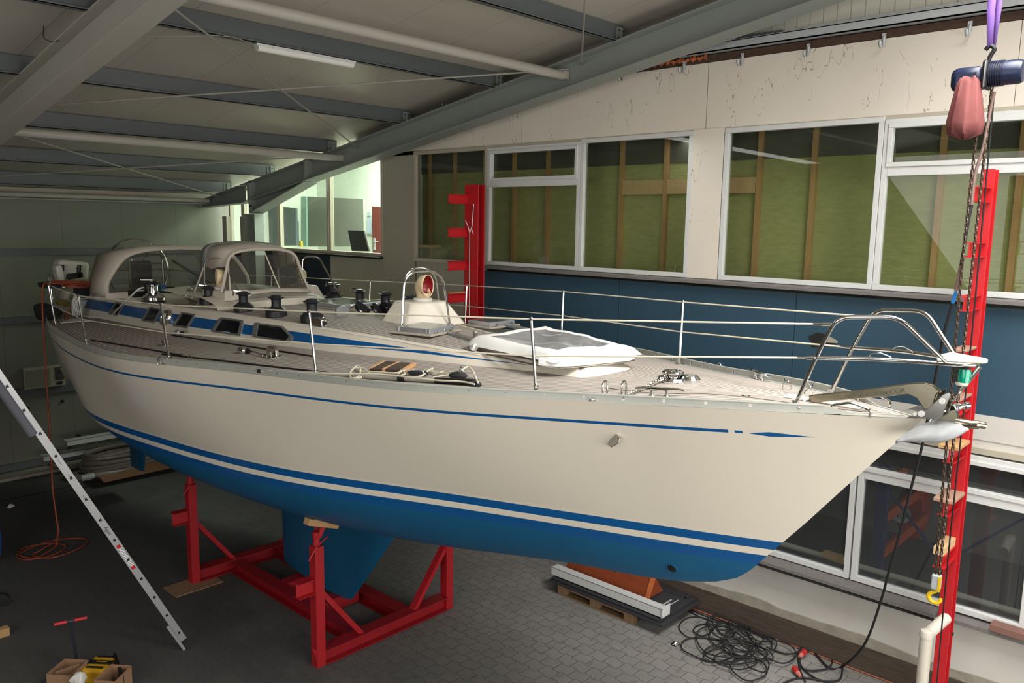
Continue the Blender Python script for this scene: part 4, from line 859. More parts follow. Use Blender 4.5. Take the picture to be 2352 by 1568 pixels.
def frustum(c0, z0, z1, w0, l0, w1, l1, name, m, dx=0, dy=0):
    x, y = c0; q = B(); k = 0.22
    def oct_(w_, l_, z, ox, oy): return [(x+ox+a*w_/2, y+oy+b_*l_/2, z) for a, b_ in ((-1, -1+k*1.4), (-1+k*1.6, -1), (1-k*.6, -1), (1, -1+k*.6), (1, 1-k), (1-k, 1), (-1+k, 1), (-1, 1-k))]
    o = oct_(w0, l0, z0, 0, 0)+oct_(w1, l1, z1, dx, dy); q.add(o, [tuple(range(7, -1, -1)), tuple(range(8, 16))]+[(i, (i+1) % 8, 8+(i+1) % 8, 8+i) for i in range(8)])
    return q.build(name, MATS[m], P_, smooth=30, bevel=0.02)
frustum((5.97, 6.96), 3.70, 3.965, 0.86, 0.62, 0.48, 0.40, 'dorade_box', 'gel_white', 0.02, 0.06)
cowl((6.0, 6.98, 3.965), 1.2, (0.25, -1, 0), 'cowl_red')
for dy, a, c in ((0.0, 5.40, 6.10), (0.42, 5.75, 6.36)):
    y = 6.62+dy; q = B().tube([(a, y, 3.74), (a+0.04, y, 4.25), (a+0.16, y, 4.33), (c-0.28, y, 4.33), (c-0.12, y, 4.25), (c, y+0.02, 3.72)], 0.0135, 10, fillet=0.09).lathe((a, y, 3.735), [(0.035, 0), (0.03, 0.01)], 12).lathe((c, y+0.02, 3.72), [(0.035, 0), (0.03, 0.01)], 12); q.build('guard_hoop', MATS['stainless'], P_)
frustum((5.16, 9.80), 3.70, 3.95, 0.46, 0.74, 0.30, 0.44, 'dorade_box', 'gel_white'); frustum((6.42, 10.12), 3.72, 3.93, 0.44, 0.66, 0.28, 0.40, 'dorade_box', 'gel_white')
cowl((5.08, 9.86, 3.95), 1.05, (-0.9, 0.3, 0), 'cowl_cream'); cowl((6.47, 10.2, 3.93), 1.0, (-0.9, 0.3, 0), 'cowl_cream')
for x0, x1 in ((4.92, 5.14), (6.36, 6.62)):
    B().tube([(x0-0.02, 10.0, 3.80), (x0+0.01, 10.0, 4.29), (x0+0.07, 10.0, 4.34), (x0+0.27, 10.0, 4.335), (x1, 9.4, 3.76)], 0.0125, 10, fillet=0.08).build('guard_hoop', MATS['stainless'], P_)
# winches
def winch(c, s_, m='winch_black', handle=True, name='winch'):
    c = V(c); t = B().lathe(c, [(0.118*s_, 0), (0.118*s_, 0.06*s_), (0.105*s_, 0.075*s_), (0.078*s_, 0.092*s_), (0.058*s_, 0.11*s_)], 28).build(name, MATS[m], P_)
    B().lathe(c, [(0.056*s_, 0.105*s_), (0.052*s_, 0.14*s_), (0.055*s_, 0.185*s_), (0.068*s_, 0.20*s_)], 28).build('drum', MATS[m], t)
    B().lathe(c, [(0.05*s_, 0.198*s_), (0.088*s_, 0.205*s_), (0.09*s_, 0.213*s_), (0.06*s_, 0.222*s_), (0.05*s_, 0.235*s_), (0.02*s_, 0.24*s_)], 28).build('self_tailer', MATS['winch_black'], t)
    if handle: q = B(); q.bar(c+V((0.02, 0, 0.232*s_)), c+V((-0.105*s_, 0.04, 0.25*s_)), 0.012, 0.01); q.bar(c+V((-0.105*s_, 0.04, 0.255*s_)), c+V((-0.108*s_, 0.04, 0.19*s_)), 0.012, 0.012); q.build('stripper_arm', MATS['chrome'], t)
for x, y, s_, hd in ((4.95, 9.98, 1.0, 1), (4.97, 9.12, 1.02, 1), (5.0, 8.42, 1.05, 0), (5.05, 7.76, 1.08, 0), (6.72, 9.75, 1.0, 1), (6.51, 8.86, 1.0, 1), (6.44, 8.22, 1.05, 0), (6.30, 7.56, 1.05, 0)):
    winch((x, y, zroof(x, min(y, 14))+(0.03 if y > 9.2 else 0.0)), s_, handle=hd)
t = V((4.72, 11.1, 3.70))
winch(t, 1.25, 'chrome', False, 'chrome_winch'); B().lathe(t, [(0.155, -0.005), (0.155, 0.03), (0.148, 0.035)], 28).build('winch_base_ring', MATS['rubber'], P_)
q = B(); q.bar(t+V((0, 0, 0.31)), t+V((-0.15, 0.03, 0.315)), 0.02, 0.012); q.build('winch_handle', MATS['stainless'], P_)
# rope clutch, tracks, cleats, mast fittings
q = B(); c = V((4.93, 7.45, zroof(4.93, 7.45))); R3 = Matrix.Rotation(radians(8), 3, 'Z')
q.prism([c+V((-0.035, -0.11, 0)), c+V((-0.035, 0.08, 0)), c+V((-0.035, 0.08, 0.075)), c+V((-0.035, -0.05, 0.11)), c+V((-0.035, -0.10, 0.085))], (0.07, 0, 0)); q.build('rope_clutch', MATS['chrome'], P_, smooth=30, bevel=0.008)
B().lathe(c+V((0, -0.112, 0.05)), [(0.022, 0), (0.022, 0.006)], 12, axis=(0, -1, 0)).build('clutch_mouth', MATS['black'], P_)
q = B()
for x, y in ((5.08, 8.78), (5.18, 8.12)):
    z = zroof(x, y)
    for d in (-0.035, 0.035): q.lathe((x+0.02, y+d, z), [(0.014, 0), (0.008, 0.02), (0.014, 0.04)], 8)
    q.bar((x+0.02, y-0.075, z+0.045), (x+0.02, y+0.075, z+0.045), 0.014, 0.012)
q.build('small_cleats', MATS['stainless'], P_)
q = B(); q.prism([(5.46, 7.88, 3.75), (5.62, 7.86, 3.75), (5.62, 7.86, 3.83), (5.58, 7.865, 3.86), (5.50, 7.875, 3.86), (5.46, 7.88, 3.83)], (0.0, 0.03, 0)); q.build('mast_bracket', MATS['alu_bright'], P_, smooth=0)
B().lathe((5.68, 5.80, zroof(5.68, 5.8)), [(0.045, 0), (0.045, 0.006), (0.022, 0.012), (0.022, 0.06), (0.016, 0.065)], 14).build('inner_stay_eye', MATS['stainless'], P_)
for a, c in (((5.60, 6.14), (5.42, 5.22)), ((6.74, 6.44), (6.52, 5.50))):
    za_, zb_ = zroof(a[0], a[1])+0.025, zroof(c[0], c[1])+0.025; q = B(); q.bar((a[0], a[1], za_-0.012), (c[0], c[1], zb_-0.012), 0.05, 0.024); t_ = q.build('genoa_track', MATS['alu'], P_, smooth=0); B().bar((a[0], a[1], za_+0.008), (c[0], c[1], zb_+0.008), 0.028, 0.016).build('track_top', MATS['alu_bright'], t_, smooth=0); B().bar((a[0], a[1], za_), (a[0]+0.01, a[1]+0.05, za_), 0.06, 0.045).build('track_end', MATS['chrome'], t_, smooth=0, bevel=0.005)
q = B()
for a, c in (((4.16, 5.9), (3.72, 8.6)), ((3.80, 8.3), (3.72, 10.6)), ((4.52, 6.9), (4.42, 9.9))):
    n = 12; pts = [(a[0]+(c[0]-a[0])*i/n, a[1]+(c[1]-a[1])*i/n) for i in range(n+1)]; q.tube([(x, y, zd(x, y)+0.008) for x, y in pts], 0.009, 6)
q.build('side_deck_track', MATS['soot'], P_)
def cleat(c, d, L_, s_=1.0):
    c, d = V(c), V(d).normalized(); q = B()
    q.tube([c+d*(-L_/2)+V((0, 0, .052*s_)), c+d*(-L_/3)+V((0, 0, .058*s_)), c+V((0, 0, .055*s_)), c+d*(L_/3)+V((0, 0, .058*s_)), c+d*(L_/2)+V((0, 0, .052*s_))], [0.008*s_, .013*s_, .015*s_, .013*s_, .008*s_], 10)
    for k in (-0.15, 0.15): q.lathe(c+d*L_*k, [(0.028*s_, 0), (0.014*s_, 0.015*s_), (0.012*s_, 0.05*s_)], 12)
    q.build('mooring_cleat', MATS['chrome'], P_)
cleat((5.10, 3.24, zd(5.1, 3.24)), (0.35, -0.5, 0), 0.36); cleat((6.32, 3.05, zd(6.3, 3.05)), (-0.35, -0.5, 0), 0.34); cleat((4.62, 4.9, zd(4.62, 4.9)), (0.4, -0.9, 0), 0.10, 0.5)
# chrome chocks and eyes along the edge
def eye(c, d, w_=0.07, h=0.06, r=0.006, name='fairlead'):
    c, d = V(c), V(d).normalized(); B().tube([c-d*w_/2, c-d*w_/2+V((0, 0, h*.6)), c+V((0, 0, h)), c+d*w_/2+V((0, 0, h*.6)), c+d*w_/2], r, 8, fillet=0.03).build(name, MATS['stainless'], P_)
eye((5.42, 1.95, zs(1.95)+0.0), (0.25, -1, 0), 0.24, 0.085, 0.010); eye((5.86, 1.95, zs(1.95)), (0.25, 1, 0), 0.24, 0.085, 0.010)
for p, d in (((3.46, 8.08), (0, 1)), ((3.52, 8.2), (0.1, 1)), ((3.63, 10.2), (0, 1)), ((3.72, 7.95), (0, 1)), ((3.8, 10.2), (1, 0.3)), ((6.61, 3.72), (-0.3, -1)), ((6.65, 3.60), (-0.3, -1)), ((5.7, 2.36), (0.6, -0.5)), ((6.00, 2.50), (0.1, -1)), ((5.92, 2.62), (0.5, -1))): eye((p[0], p[1], zd(p[0], p[1])), (*d, 0), 0.06, 0.07, 0.005, 'deck_eye')
for (x, y) in ((3.52, 8.05), (4.0, 9.2), (4.25, 7.32)):
    z = zd(x, y); q = B(); q.cbox((x, y, z+0.004), 0.07, 0.16, 0.008); q.prism([(x-0.004, y-0.05, z), (x-0.004, y+0.05, z), (x-0.004, y+0.04, z+0.06), (x-0.004, y-0.03, z+0.065)], (0.008, 0, 0)); q.build('chain_plate', MATS['stainless'], P_, smooth=0, bevel=0.002)
# windlass, chain, stopper
c = V((5.655, 3.47, zd(5.655, 3.47)))
t = B().lathe(c, [(0.13, 0), (0.135, 0.015), (0.12, 0.035), (0.06, 0.04)], 28).build('windlass', MATS['chrome'], P_)
B().lathe(c+V((0, 0, 0.03)), [(0.05, 0), (0.055, 0.02), (0.085, 0.03), (0.09, 0.045), (0.08, 0.055), (0.045, 0.058), (0.04, 0.045)], 24).build('gypsy', MATS['chrome'], t)
B().lathe(c+V((0.06, -0.12, 0.0)), [(0.09, 0), (0.088, 0.03), (0.065, 0.055), (0.01, 0.065)], 20).build('dome_cover', MATS['chrome'], t)
def chain(pts, L_=0.045, r=0.006, wd=0.030, m='galvanised', name='chain', parent=None, n=8, k=5):
    P = [V(p) for p in pts]; q = B(); seg = [(b_-a).length for a, b_ in zip(P, P[1:])]; tot = sum(seg); N = int(tot/(L_*0.72)); i = 0
    for j in range(N):
        s_ = (j+0.5)/N*tot; a = 0; k_ = 0
        while k_ < len(seg)-1 and a+seg[k_] < s_: a += seg[k_]; k_ += 1
        d = (P[k_+1]-P[k_]).normalized(); c_ = P[k_]+d*(s_-a); u_ = d.cross(V((0.31, 0.2, 0.93)) if abs(d.z) < .9 else V((0.7, -0.7, 0.05))).normalized(); v_ = d.cross(u_)
        w_ = u_ if j % 2 else v_; rr_ = wd/2-r; hl_ = L_/2-wd/2
        q.tube([c_+d*((hl_ if cos(a_) > 0 else -hl_)+rr_*cos(a_))+w_*rr_*sin(a_) for a_ in [2*pi*(z_+0.5)/n for z_ in range(n)]], r, k, closed=True)
    return q.build(name, MATS[m], parent)
chain([c+V((-0.06, 0.02, 0.05)), (5.25, 3.45, zd(5.25, 3.45)+0.02), (4.93, 3.42, zd(4.93, 3.42)+0.02), (4.70, 3.58, zd(4.7, 3.58)+0.015)], 0.055, 0.007, 0.036, 'stainless', 'anchor_chain', P_)
for x, y in ((4.80, 3.52), (4.90, 3.42)): B().tube([(x-0.025, y, 3.57), (x-0.03, y, 3.68), (x, y, 3.71), (x+0.03, y, 3.68), (x+0.025, y, 3.57)], 0.008, 8, fillet=0.02).build('chain_stopper', MATS['stainless'], P_)
q = B().box(5.57, 5.71, 1.95, 2.5, zd(CX, 2.2)+0.001, zd(CX, 2.2)+0.004); q.build('chain_chafe_strip', MATS['gel_white'], P_, smooth=0)
for x, y in ((5.45, 2.72), (5.62, 2.42)): B().lathe((x, y, zd(x, y)-0.001), [(0.035, 0), (0.035, 0.004), (0.02, 0.005), (0.018, 0.003)], 20).build('filler_cap', MATS['chrome'], P_)
# hull fittings: exhaust clam and bow thruster hole
c = V((4.885, 3.49, 3.24)); B().prism([c+V((-0.005, 0.05, -0.05)), c+V((-0.03, 0.00, -0.055)), c+V((-0.045, -0.07, -0.01)), c+V((-0.03, -0.085, 0.035)), c+V((-0.008, -0.03, 0.06)), c+V((0.005, 0.045, -0.005))], (0.03, 0.012, 0)).build('exhaust_clam', MATS['stainless'], P_, smooth=40, bevel=0.008)
t_ = ax(1543, 1304, 5.50); nn = V((-0.9, -0.15, -0.4)).normalized(); B().lathe(t_, [(0.055, -0.03), (0.058, 0.006), (0.045, 0.012), (0.034, 0.006)], 24, axis=nn).build('thruster_ring', MATS['antifoul'], P_); B().lathe(t_+nn*0.009, [(0.034, 0), (0.03, 0.001)], 20, axis=nn).build('thruster_opening', MATS['black'], P_)
# stem head fitting
def plate(x, qd, th, name, m, par): return B().prism([ax(a, b_, x) for a, b_ in qd], (th, 0, 0)).build(name, MATS[m], par, smooth=0, bevel=0.002)
br = plate(5.50, [(2081, 959), (2132, 938), (2166, 906), (2180, 901), (2184, 906), (2170, 940), (2166, 955), (2150, 963)], 0.008, 'bow_roller', 'stainless', P_)
plate(5.70, [(2071, 945), (2122, 926), (2158, 898), (2174, 892), (2166, 935), (2150, 955)], 0.008, 'cheek_plate', 'stainless', br)
for px, r_ in (((2101, 951), 0.012), ((2116, 950), 0.02), ((2164, 921), 0.018)): B().lathe(ax(px[0], px[1], 5.498), [(r_, 0), (r_, 0.004)], 16, axis=(-1, 0, 0)).build('plate_hole', MATS['white_paint'], br)
p = ax(2160, 943, 5.55); B().tube([p+V((-0.03, 0, 0)), p+V((0.18, 0, 0))], 0.022, 12).build('roller', MATS['chrome'], br); p = ax(2196, 935, 5.52); B().lathe(p, [(0.026, 0), (0.026, 0.02), (0.015, 0.022), (0.015, 0.06), (0.024, 0.062), (0.024, 0.09)], 14, axis=(0.8, -0.5, 0.1)).build('locking_pin', MATS['chrome'], br); B().bar(p, ax(2163, 943, 5.55), 0.02, 0.03).build('locking_arm', MATS['chrome'], br, smooth=0, bevel=0.003)
B().lathe((5.60, 1.50, 3.63), [(0.03, 0), (0.025, 0.05), (0.03, 0.1), (0.015, 0.14)], 12, axis=(0, -0.3, 1)).build('stem_head', MATS['chrome'], br)

# spray hood over the companionway
def quadgrid(a, b_, c, d, nu=8, nv=6, bulge=V((0, 0, 0))):
    return [[(V(a)*(1-u/nu)+V(b_)*(u/nu))*(1-v/nv)+(V(d)*(1-u/nu)+V(c)*(u/nu))*(v/nv)+bulge*(4*(u/nu)*(1-u/nu)*(1-(1-2*v/nv)**2)) for u in range(nu+1)] for v in range(nv+1)]
h0, h1, h2 = (9.60, 3.905, 0.56), (9.80, 4.43, 0.46), (10.28, 4.50, 0.50)
def arch(y, zb_, zt2, hw, r=0.12, z_c=0.05): return fil([V((CX-hw-0.03, y, zb_)), V((CX-hw, y, zt2)), V((CX-hw*0.3, y, zt2+z_c)), V((CX+hw*0.3, y, zt2+z_c)), V((CX+hw, y, zt2)), V((CX+hw+0.03, y, zb_))], r, 5)
A1, A2 = arch(9.80, 4.24, 4.41, 0.46), arch(10.30, 4.16, 4.49, 0.52); q = B(); q.grid([A1, [(a+b_)/2+V((0, 0, 0.02)) for a, b_ in zip(A1, A2)], A2]); hood = q.build('spray_hood', MATS['canvas'], P_, smooth=60, solid=0.006)
A3 = [p+V((0, 0.14, 0.0)) for p in A2]; B().grid([[p+V((0, 0, 0.004)) for p in A2], A3]).build('hood_rear_edge', MATS['canvas_grey'], hood, smooth=60, solid=0.02)
fl, fr, tl, tr_ = V((4.98, 9.66, 3.92)), V((6.19, 9.58, 3.90)), V((5.22, 9.79, 4.38)), V((6.06, 9.79, 4.38))
B().grid(quadgrid(fl, fr, tr_, tl, 8, 5)).build('front_window', MATS['clear_vinyl'], hood)
B().tube(fil([fl+V((0.0, 0.02, 0)), V((5.16, 9.79, 4.40)), V((5.40, 9.79, 4.455)), V((5.88, 9.79, 4.455)), V((6.12, 9.79, 4.40)), fr+V((0.0, 0.02, 0))], 0.16, 6), 0.020, 8).build('front_piping', MATS['canvas'], hood)
B().grid([[(5.64+0.58*k, 9.56-0.0*k, 3.905-0.03*abs(k)), (5.64+0.56*k, 9.60, 3.955-0.03*abs(k))] for k in (-1, -.7, -.4, 0, .4, .7, 1)]).build('front_skirt', MATS['canvas'], hood, solid=0.012)
for sg in (-1, 1):
    B().grid(quadgrid((CX+sg*0.57, 9.62, 3.86), (CX+sg*0.68, 10.75, 3.80), (CX+sg*0.56, 10.36, 4.2), (CX+sg*0.48, 9.83, 4.25), 4, 4)).build('side_window', MATS['clear_vinyl'], hood)
    B().tube([(CX+sg*0.66, 10.5, 3.78), (CX+sg*0.55, 10.35, 4.2)], 0.016, 8).build('hood_strap', MATS['canvas'], hood)
    B().tube([(CX+sg*0.57, 9.62, 3.86), (CX+sg*0.50, 9.80, 4.3)], 0.013, 8).build('seam', MATS['canvas'], hood)
B().tube([(CX+0.12, 9.60, 3.93), (CX+0.02, 9.80, 4.43)], 0.009, 8).build('centre_zip', MATS['wire'], hood); B().tube([(CX+0.27, 9.62, 3.93), (CX+0.44, 9.95, 4.40)], 0.012, 8).build('hood_bow', MATS['stainless'], hood)
# large cockpit hood
def halfarch(pl, y, n=22):
    P = spline([ay(a, b_, y) for a, b_ in pl]+[V((CX, y, ay(pl[-1][0], pl[-1][1], y).z+0.012))], 6); L_ = [0]
    for a, b_ in zip(P, P[1:]): L_.append(L_[-1]+(b_-a).length)
    out = []
    for k in range(n):
        s_ = L_[-1]*k/(n-1); m_ = max(i_ for i_ in range(len(L_)-1) if L_[i_] <= s_+1e-9); f_ = (s_-L_[m_])/max(L_[m_+1]-L_[m_], 1e-9); out.append(P[m_]+(P[m_+1]-P[m_])*f_)
    return out+[V((2*CX-p.x, p.y, p.z)) for p in reversed(out[:-1])]
A = halfarch([(243, 680), (242, 652), (251, 633), (262, 614), (277, 595), (294, 582), (316, 575), (353, 569), (400, 567)], 12.2)
Bk = halfarch([(200, 677), (202, 652), (209, 628), (217, 603), (224, 584), (246, 578), (277, 572), (310, 569)], 13.4)
q = B(); q.grid([A, [(a+b_)/2+V((0, 0, 0.03)) for a, b_ in zip(A, Bk)], Bk]); ch = q.build('cockpit_hood', MATS['canvas'], P_, smooth=60, solid=0.008)
def inset(A_, f): c_ = V((5.64, 12.2, 3.74)); return [V((c_.x+(p.x-c_.x)*f[0], p.y, c_.z+(p.z-c_.z)*f[1])) for p in A_]
I = inset(A, (0.955, 0.93)); I = [V((p.x, p.y, max(p.z, 3.76))) for p in I]; q = B(); q.grid([A, I]); q.build('front_border', MATS['canvas'], ch, smooth=60, solid=0.006)
q = B(); q.add(I, [tuple(range(len(I)))]); q.build('front_window', MATS['clear_vinyl'], ch, smooth=0)
B().box(4.5, 6.78, 12.18, 12.21, 3.68, 3.765).build('front_skirt', MATS['canvas'], ch, smooth=0)
# cockpit: wheel, binnacle, mainsheet rod, winch covers
q = B(); wc = V((5.55, 13.6, 4.0)); q.tube([wc+V((0.5*cos(a), 0.05*sin(a), 0.5*sin(a))) for a in [2*pi*i/40 for i in range(40)]], 0.018, 8, closed=True)
for k in range(6): q.tube([wc, wc+V((0.5*cos(k*pi/3), 0, 0.5*sin(k*pi/3)))], 0.008, 6)
q.build('steering_wheel', MATS['stainless'], P_); B().box(5.35, 5.62, 13.2, 13.4, 3.7, 4.16).build('binnacle', MATS['winch_black'], P_, smooth=0, bevel=0.03)
q = B(); q.tube([(5.22, 13.1, 3.7), (5.22, 13.1, 4.25), (5.75, 13.1, 4.25), (5.75, 13.1, 3.7)], 0.018, 8, fillet=0.08); q.tube([(5.22, 13.1, 4.12), (5.75, 13.1, 4.12)], 0.012, 8); q.build('binnacle_guard', MATS['stainless'], P_)
B().tube([(6.0, 13.3, 4.15), (6.45, 12.8, 3.75)], 0.02, 8).build('tiller_bar', MATS['black'], P_)
# aft deck patches of teak
q = B(); q.grid([[(4.80, 10.1, zroof(4.8, 10.1)+0.004), (5.1, 10.6, zroof(5.1, 10.6)+0.004)], [(4.82, 10.75, zroof(4.8, 10.75)+0.004), (5.3, 11.9, zroof(5.3, 11.9)+0.004)]], [[(0, 0), (0, 0.4)], [(1, 0), (1, 0.4)]]); q.build('cockpit_teak', MATS['teak_roof'], P_, smooth=0)
# pushpit at the stern
zq = zs(14.6); q = B()
rail_ = [(CX-(bs(13.9)-0.12), 13.9, zs(13.9)+0.01), (CX-(bs(13.9)-0.10), 13.9, zs(13.9)+0.62), (CX-1.02, 14.9, zq+0.63), (CX-0.6, 15.6, zq+0.64), (CX+0.6, 15.6, zq+0.64), (CX+1.02, 14.9, zq+0.63), (CX+(bs(13.9)-0.10), 13.9, zs(13.9)+0.62), (CX+(bs(13.9)-0.12), 13.9, zs(13.9)+0.01)]
q.tube(rail_, 0.0135, 10, fillet=0.2); q.tube([(a[0], a[1], a[2]-0.3) for a in rail_[1:-1]], 0.011, 8, fillet=0.15)
for x, y in ((CX-1.02, 14.9), (CX-0.6, 15.58), (CX+0.6, 15.58), (CX+1.02, 14.9)): q.tube([(x, y, zs(15)+0.0), (x, y, zq+0.63)], 0.0125, 8)
q.build('pushpit', MATS['stainless'], P_)
B().prism([(4.06, 12.75, zd(4.1, 12.8)+0.01), (4.33, 13.15, zd(4.3, 13.1)+0.01), (4.42, 12.5, zd(4.4, 12.5)+0.01)], (0, 0, 0.012)).build('stern_chock', MATS['gel_white'], P_, smooth=0, bevel=0.004)
# ------------------------------------------------------------------ gear lying on the yacht
def onroof(px, py):
    P = az(px, py, 3.7)
    for _ in range(30): P = az(px, py, zroof(P.x, min(max(P.y, 4.2), 14.5)))
    return P
def ondeck(px, py, h=0.0):
    P = az(px, py, 3.5)
    for _ in range(30): P = az(px, py, zd(P.x, min(max(P.y, 1.6), 15.7))+h)
    return P
# folded canvas hood on the fore hatch
t = thing('folded_canvas_hood', 'white folded canvas hood with crumpled clear window lying on the fore hatch', 'canvas cover', (5.85, 4.85, 3.66))
cor = [(5.27, 5.50), (5.10, 4.30), (6.02, 4.05), (6.36, 5.45)]
def covz(x, y): return 3.66+0.10
def quadp(u, v): a, b_, c, d = [V((*q, 0)) for q in cor]; return a*(1-u)*(1-v)+b_*u*(1-v)+c*u*v+d*(1-u)*v
rows = []; N = 26
rs = random.Random(5)
def wob(u, v): return 0.012*sin(9*u+4*v)+0.010*sin(13*v-6*u+1)+0.006*sin(31*u*v+5)
for i in range(N+1):
    r_ = []
    for j in range(N+1):
        u, v = i/N, j/N; p = quadp(u, v); ed = min(u, 1-u, v, 1-v)
        h = 0.075+0.06*min(ed/0.10, 1)-0.035*min(max(ed-0.10, 0)/0.12, 1)+wob(u, v)*(1.2 if ed > .16 else .6)+0.05*v*(1-u)
        if ed == 0: h = 0.05
        r_.append((p.x+0.02*sin(v*14)*(1 if u in (0, 1) else 0), p.y+0.02*sin(u*11), 3.655+h))
    rows.append(r_)
k0, k1 = 4, N-4
q = B(); 
q.v = [V(p) for r_ in rows for p in r_]; q.f = []; inn = []
for i in range(N):
    for j in range(N):
        f = (i*(N+1)+j, i*(N+1)+j+1, (i+1)*(N+1)+j+1, (i+1)*(N+1)+j)
        (inn if (k0 <= i < k1 and k0 <= j < k1) else q.f).append(f)
q.build('canvas', MATS['canvas_white'], t, smooth=70); g = B(); g.v = q.v; g.f = inn; g.build('clear_window', glassmat('crumpled_vinyl', (0.75, 0.76, 0.78), 0.12, 2.2, 0.22, (0.75, 0.75, 0.77)), t, smooth=70)
B().grid([[(p[0], p[1], 3.70) for p in rows[a][4:-4]] for a in range(4, N-3)]).build('lining', MATS['canvas_grey'], t)
for k, (dz, o_) in enumerate(((0.02, 0.03), (0.045, 0.015))):
    L_ = [V((*c, 3.655+dz)) for c in cor]; cc = sum(L_, V())/4; L_ = [p+(p-cc).normalized()*o_ for p in L_]; L_.append(L_[0]); L_.append(L_[1]); B().tube(fil(L_, 0.25)[2:-2], 0.028, 10).build('folded_edge', MATS['canvas_white'], t)
L_ = [V((*c, 3.66)) for c in cor]; cc = sum(L_, V())/4; L_ = [p+(p-cc).normalized()*0.05 for p in L_]; B().tube(fil([L_[0], L_[1], L_[2], L_[3]], 0.25), 0.010, 8).build('hood_bow', MATS['stainless'], t)
# pile of blocks beside the dorade box
ps = [(5.80, 7.85), (5.92, 7.72), (6.02, 7.62), (6.12, 7.56), (6.22, 7.62), (6.08, 7.78), (6.25, 7.46)]
lbs = ['long black double block leaning at the left of the block pile', 'black pulley block lying face up near the front of the pile', 'black block with rows of white holes in the middle of the pile', 'tall perforated black block standing in the pile', 'round black block with chrome sheave at the back of the pile', 'flat dark block underneath the others in the pile', 'black block next to the dorade box at the right of the pile']
for i, ((x, y), lb) in enumerate(zip(ps, lbs)):
    z = zroof(x, y); t = thing('pulley_block', lb, 'pulley', (x, y, z), group='black pulley blocks piled on the coachroof'); R3 = Matrix.Rotation(0.5*i, 3, 'Z') @ Matrix.Rotation(0.5+0.25*(i % 3), 3, 'X')
    c = V((x, y, z+0.055)); n_ = R3@V((0, 0, 1)); a_ = R3@V((1, 0, 0)); b_ = R3@V((0, 1, 0))
    for s_ in (-0.02, 0.02): B().prism([c+n_*s_+a_*0.07*cos(k*pi/8)+b_*(0.12 if i in (0, 3) else 0.09)*sin(k*pi/8) for k in range(16)], n_*0.006).build('cheek', MATS['winch_black'], t, smooth=0)
    B().lathe(c-n_*0.016, [(0.03, 0), (0.046, 0), (0.038, 0.016), (0.046, 0.032), (0.03, 0.032)], 18, axis=n_).build('sheave', MATS['chrome'], t)
    if i in (2, 3): q = B(); [q.lathe(c+n_*0.027+a_*dx+b_*dy, [(0.005, 0), (0.004, 0.002)], 8, axis=n_) for dx in (-0.025, 0, 0.025) for dy in (-0.04, -0.015, 0.012, 0.038)]; q.build('rivets', MATS['white_paint'], t, smooth=0)
q = B(); x0, y0 = 6.20, 7.50; z = zroof(6.2, 7.5)
for k in range(4): q.tube([(x0+0.045*k, y0-0.04, z), (x0+0.045*k, y0-0.04, z+0.075)], 0.003, 6)
q.tube([(x0-0.02, y0-0.04, z), (x0-0.02, y0-0.04, z+0.06), (x0, y0-0.04, z+0.078), (x0+0.15, y0-0.04, z+0.078), (x0+0.17, y0-0.04, z+0.05)], 0.004, 6); tag(q.build('wire_rack', MATS['stainless']), 'small bent stainless wire rack in front of the block pile', 'rack')
for (x, y, lb) in ((5.86, 7.98, 'upright chrome toggle standing at the corner of the roof hatch'), (6.30, 8.02, 'upright chrome toggle with black roller behind the roof hatch'), (6.42, 7.98, 'upright chrome toggle nearest the far winches')):
    z = zroof(x, y); q = B(); q.tube([(x, y, z), (x, y, z+0.08)], 0.01, 8); q.cbox((x, y, z+0.11), 0.03, 0.02, 0.075); tag(q.build('rigging_toggle', MATS['chrome'], smooth=0, bevel=0.004), lb, 'toggle')
# boom vang and tackle on the side deck
A_, Z_ = ondeck(602, 852, .03), ondeck(1098, 878, .03)
t = thing('boom_strut', 'long grey telescopic boom strut with black ends lying along the toe rail', 'strut', A_)
d = (Z_-A_); B().tube([A_, A_+d*0.86], 0.022, 14).build('outer_tube', MATS['tube_paint'], t); B().tube([A_+d*0.82, Z_], 0.026, 14).build('black_sleeve', MATS['black'], t); B().tube([A_-d*0.02, A_+d*0.03], 0.02, 10).build('end_fitting', MATS['winch_black'], t)
B().tube([A_+d*0.66, A_+d*0.69], 0.027, 14).build('clamp', MATS['black'], t)
t = thing('vang_tackle', 'cream rope tackle with black blocks spread over the side deck', 'rope', ondeck(900, 860)); S = lambda L_, h=0.02: spline([ondeck(a, b_, h) for a, b_ in L_], 6)
q = B(); q.tube(S([(620, 850), (700, 856), (780, 858), (840, 858), (905, 862), (990, 872), (1060, 876), (1090, 882)], 0.05), 0.008, 6)
q.tube(S([(830, 866), (812, 872), (803, 860), (810, 848), (822, 840), (828, 850), (822, 866), (810, 868)], 0.03), 0.009, 6); q.tube(S([(818, 845), (835, 846), (850, 858), (880, 864), (930, 866), (965, 864), (985, 850), (994, 846)], 0.03), 0.009, 6)
q.tube(S([(830, 852), (870, 854), (910, 856), (930, 850), (945, 852)], 0.03), 0.008, 6); q.tube(S([(975, 850), (1010, 856), (1040, 858)], 0.03), 0.007, 6); q.tube(S([(1060, 850), (1075, 842), (1085, 850), (1092, 866), (1098, 878)], 0.06), 0.009, 6)
q.tube(S([(990, 846), (1000, 858), (1020, 852), (1045, 857), (1020, 862), (995, 866)], 0.02), 0.006, 6); q.tube(S([(915, 858), (922, 850), (930, 858), (920, 862)], 0.03), 0.007, 6)
q.build('rope', MATS['rope_cream'], t)
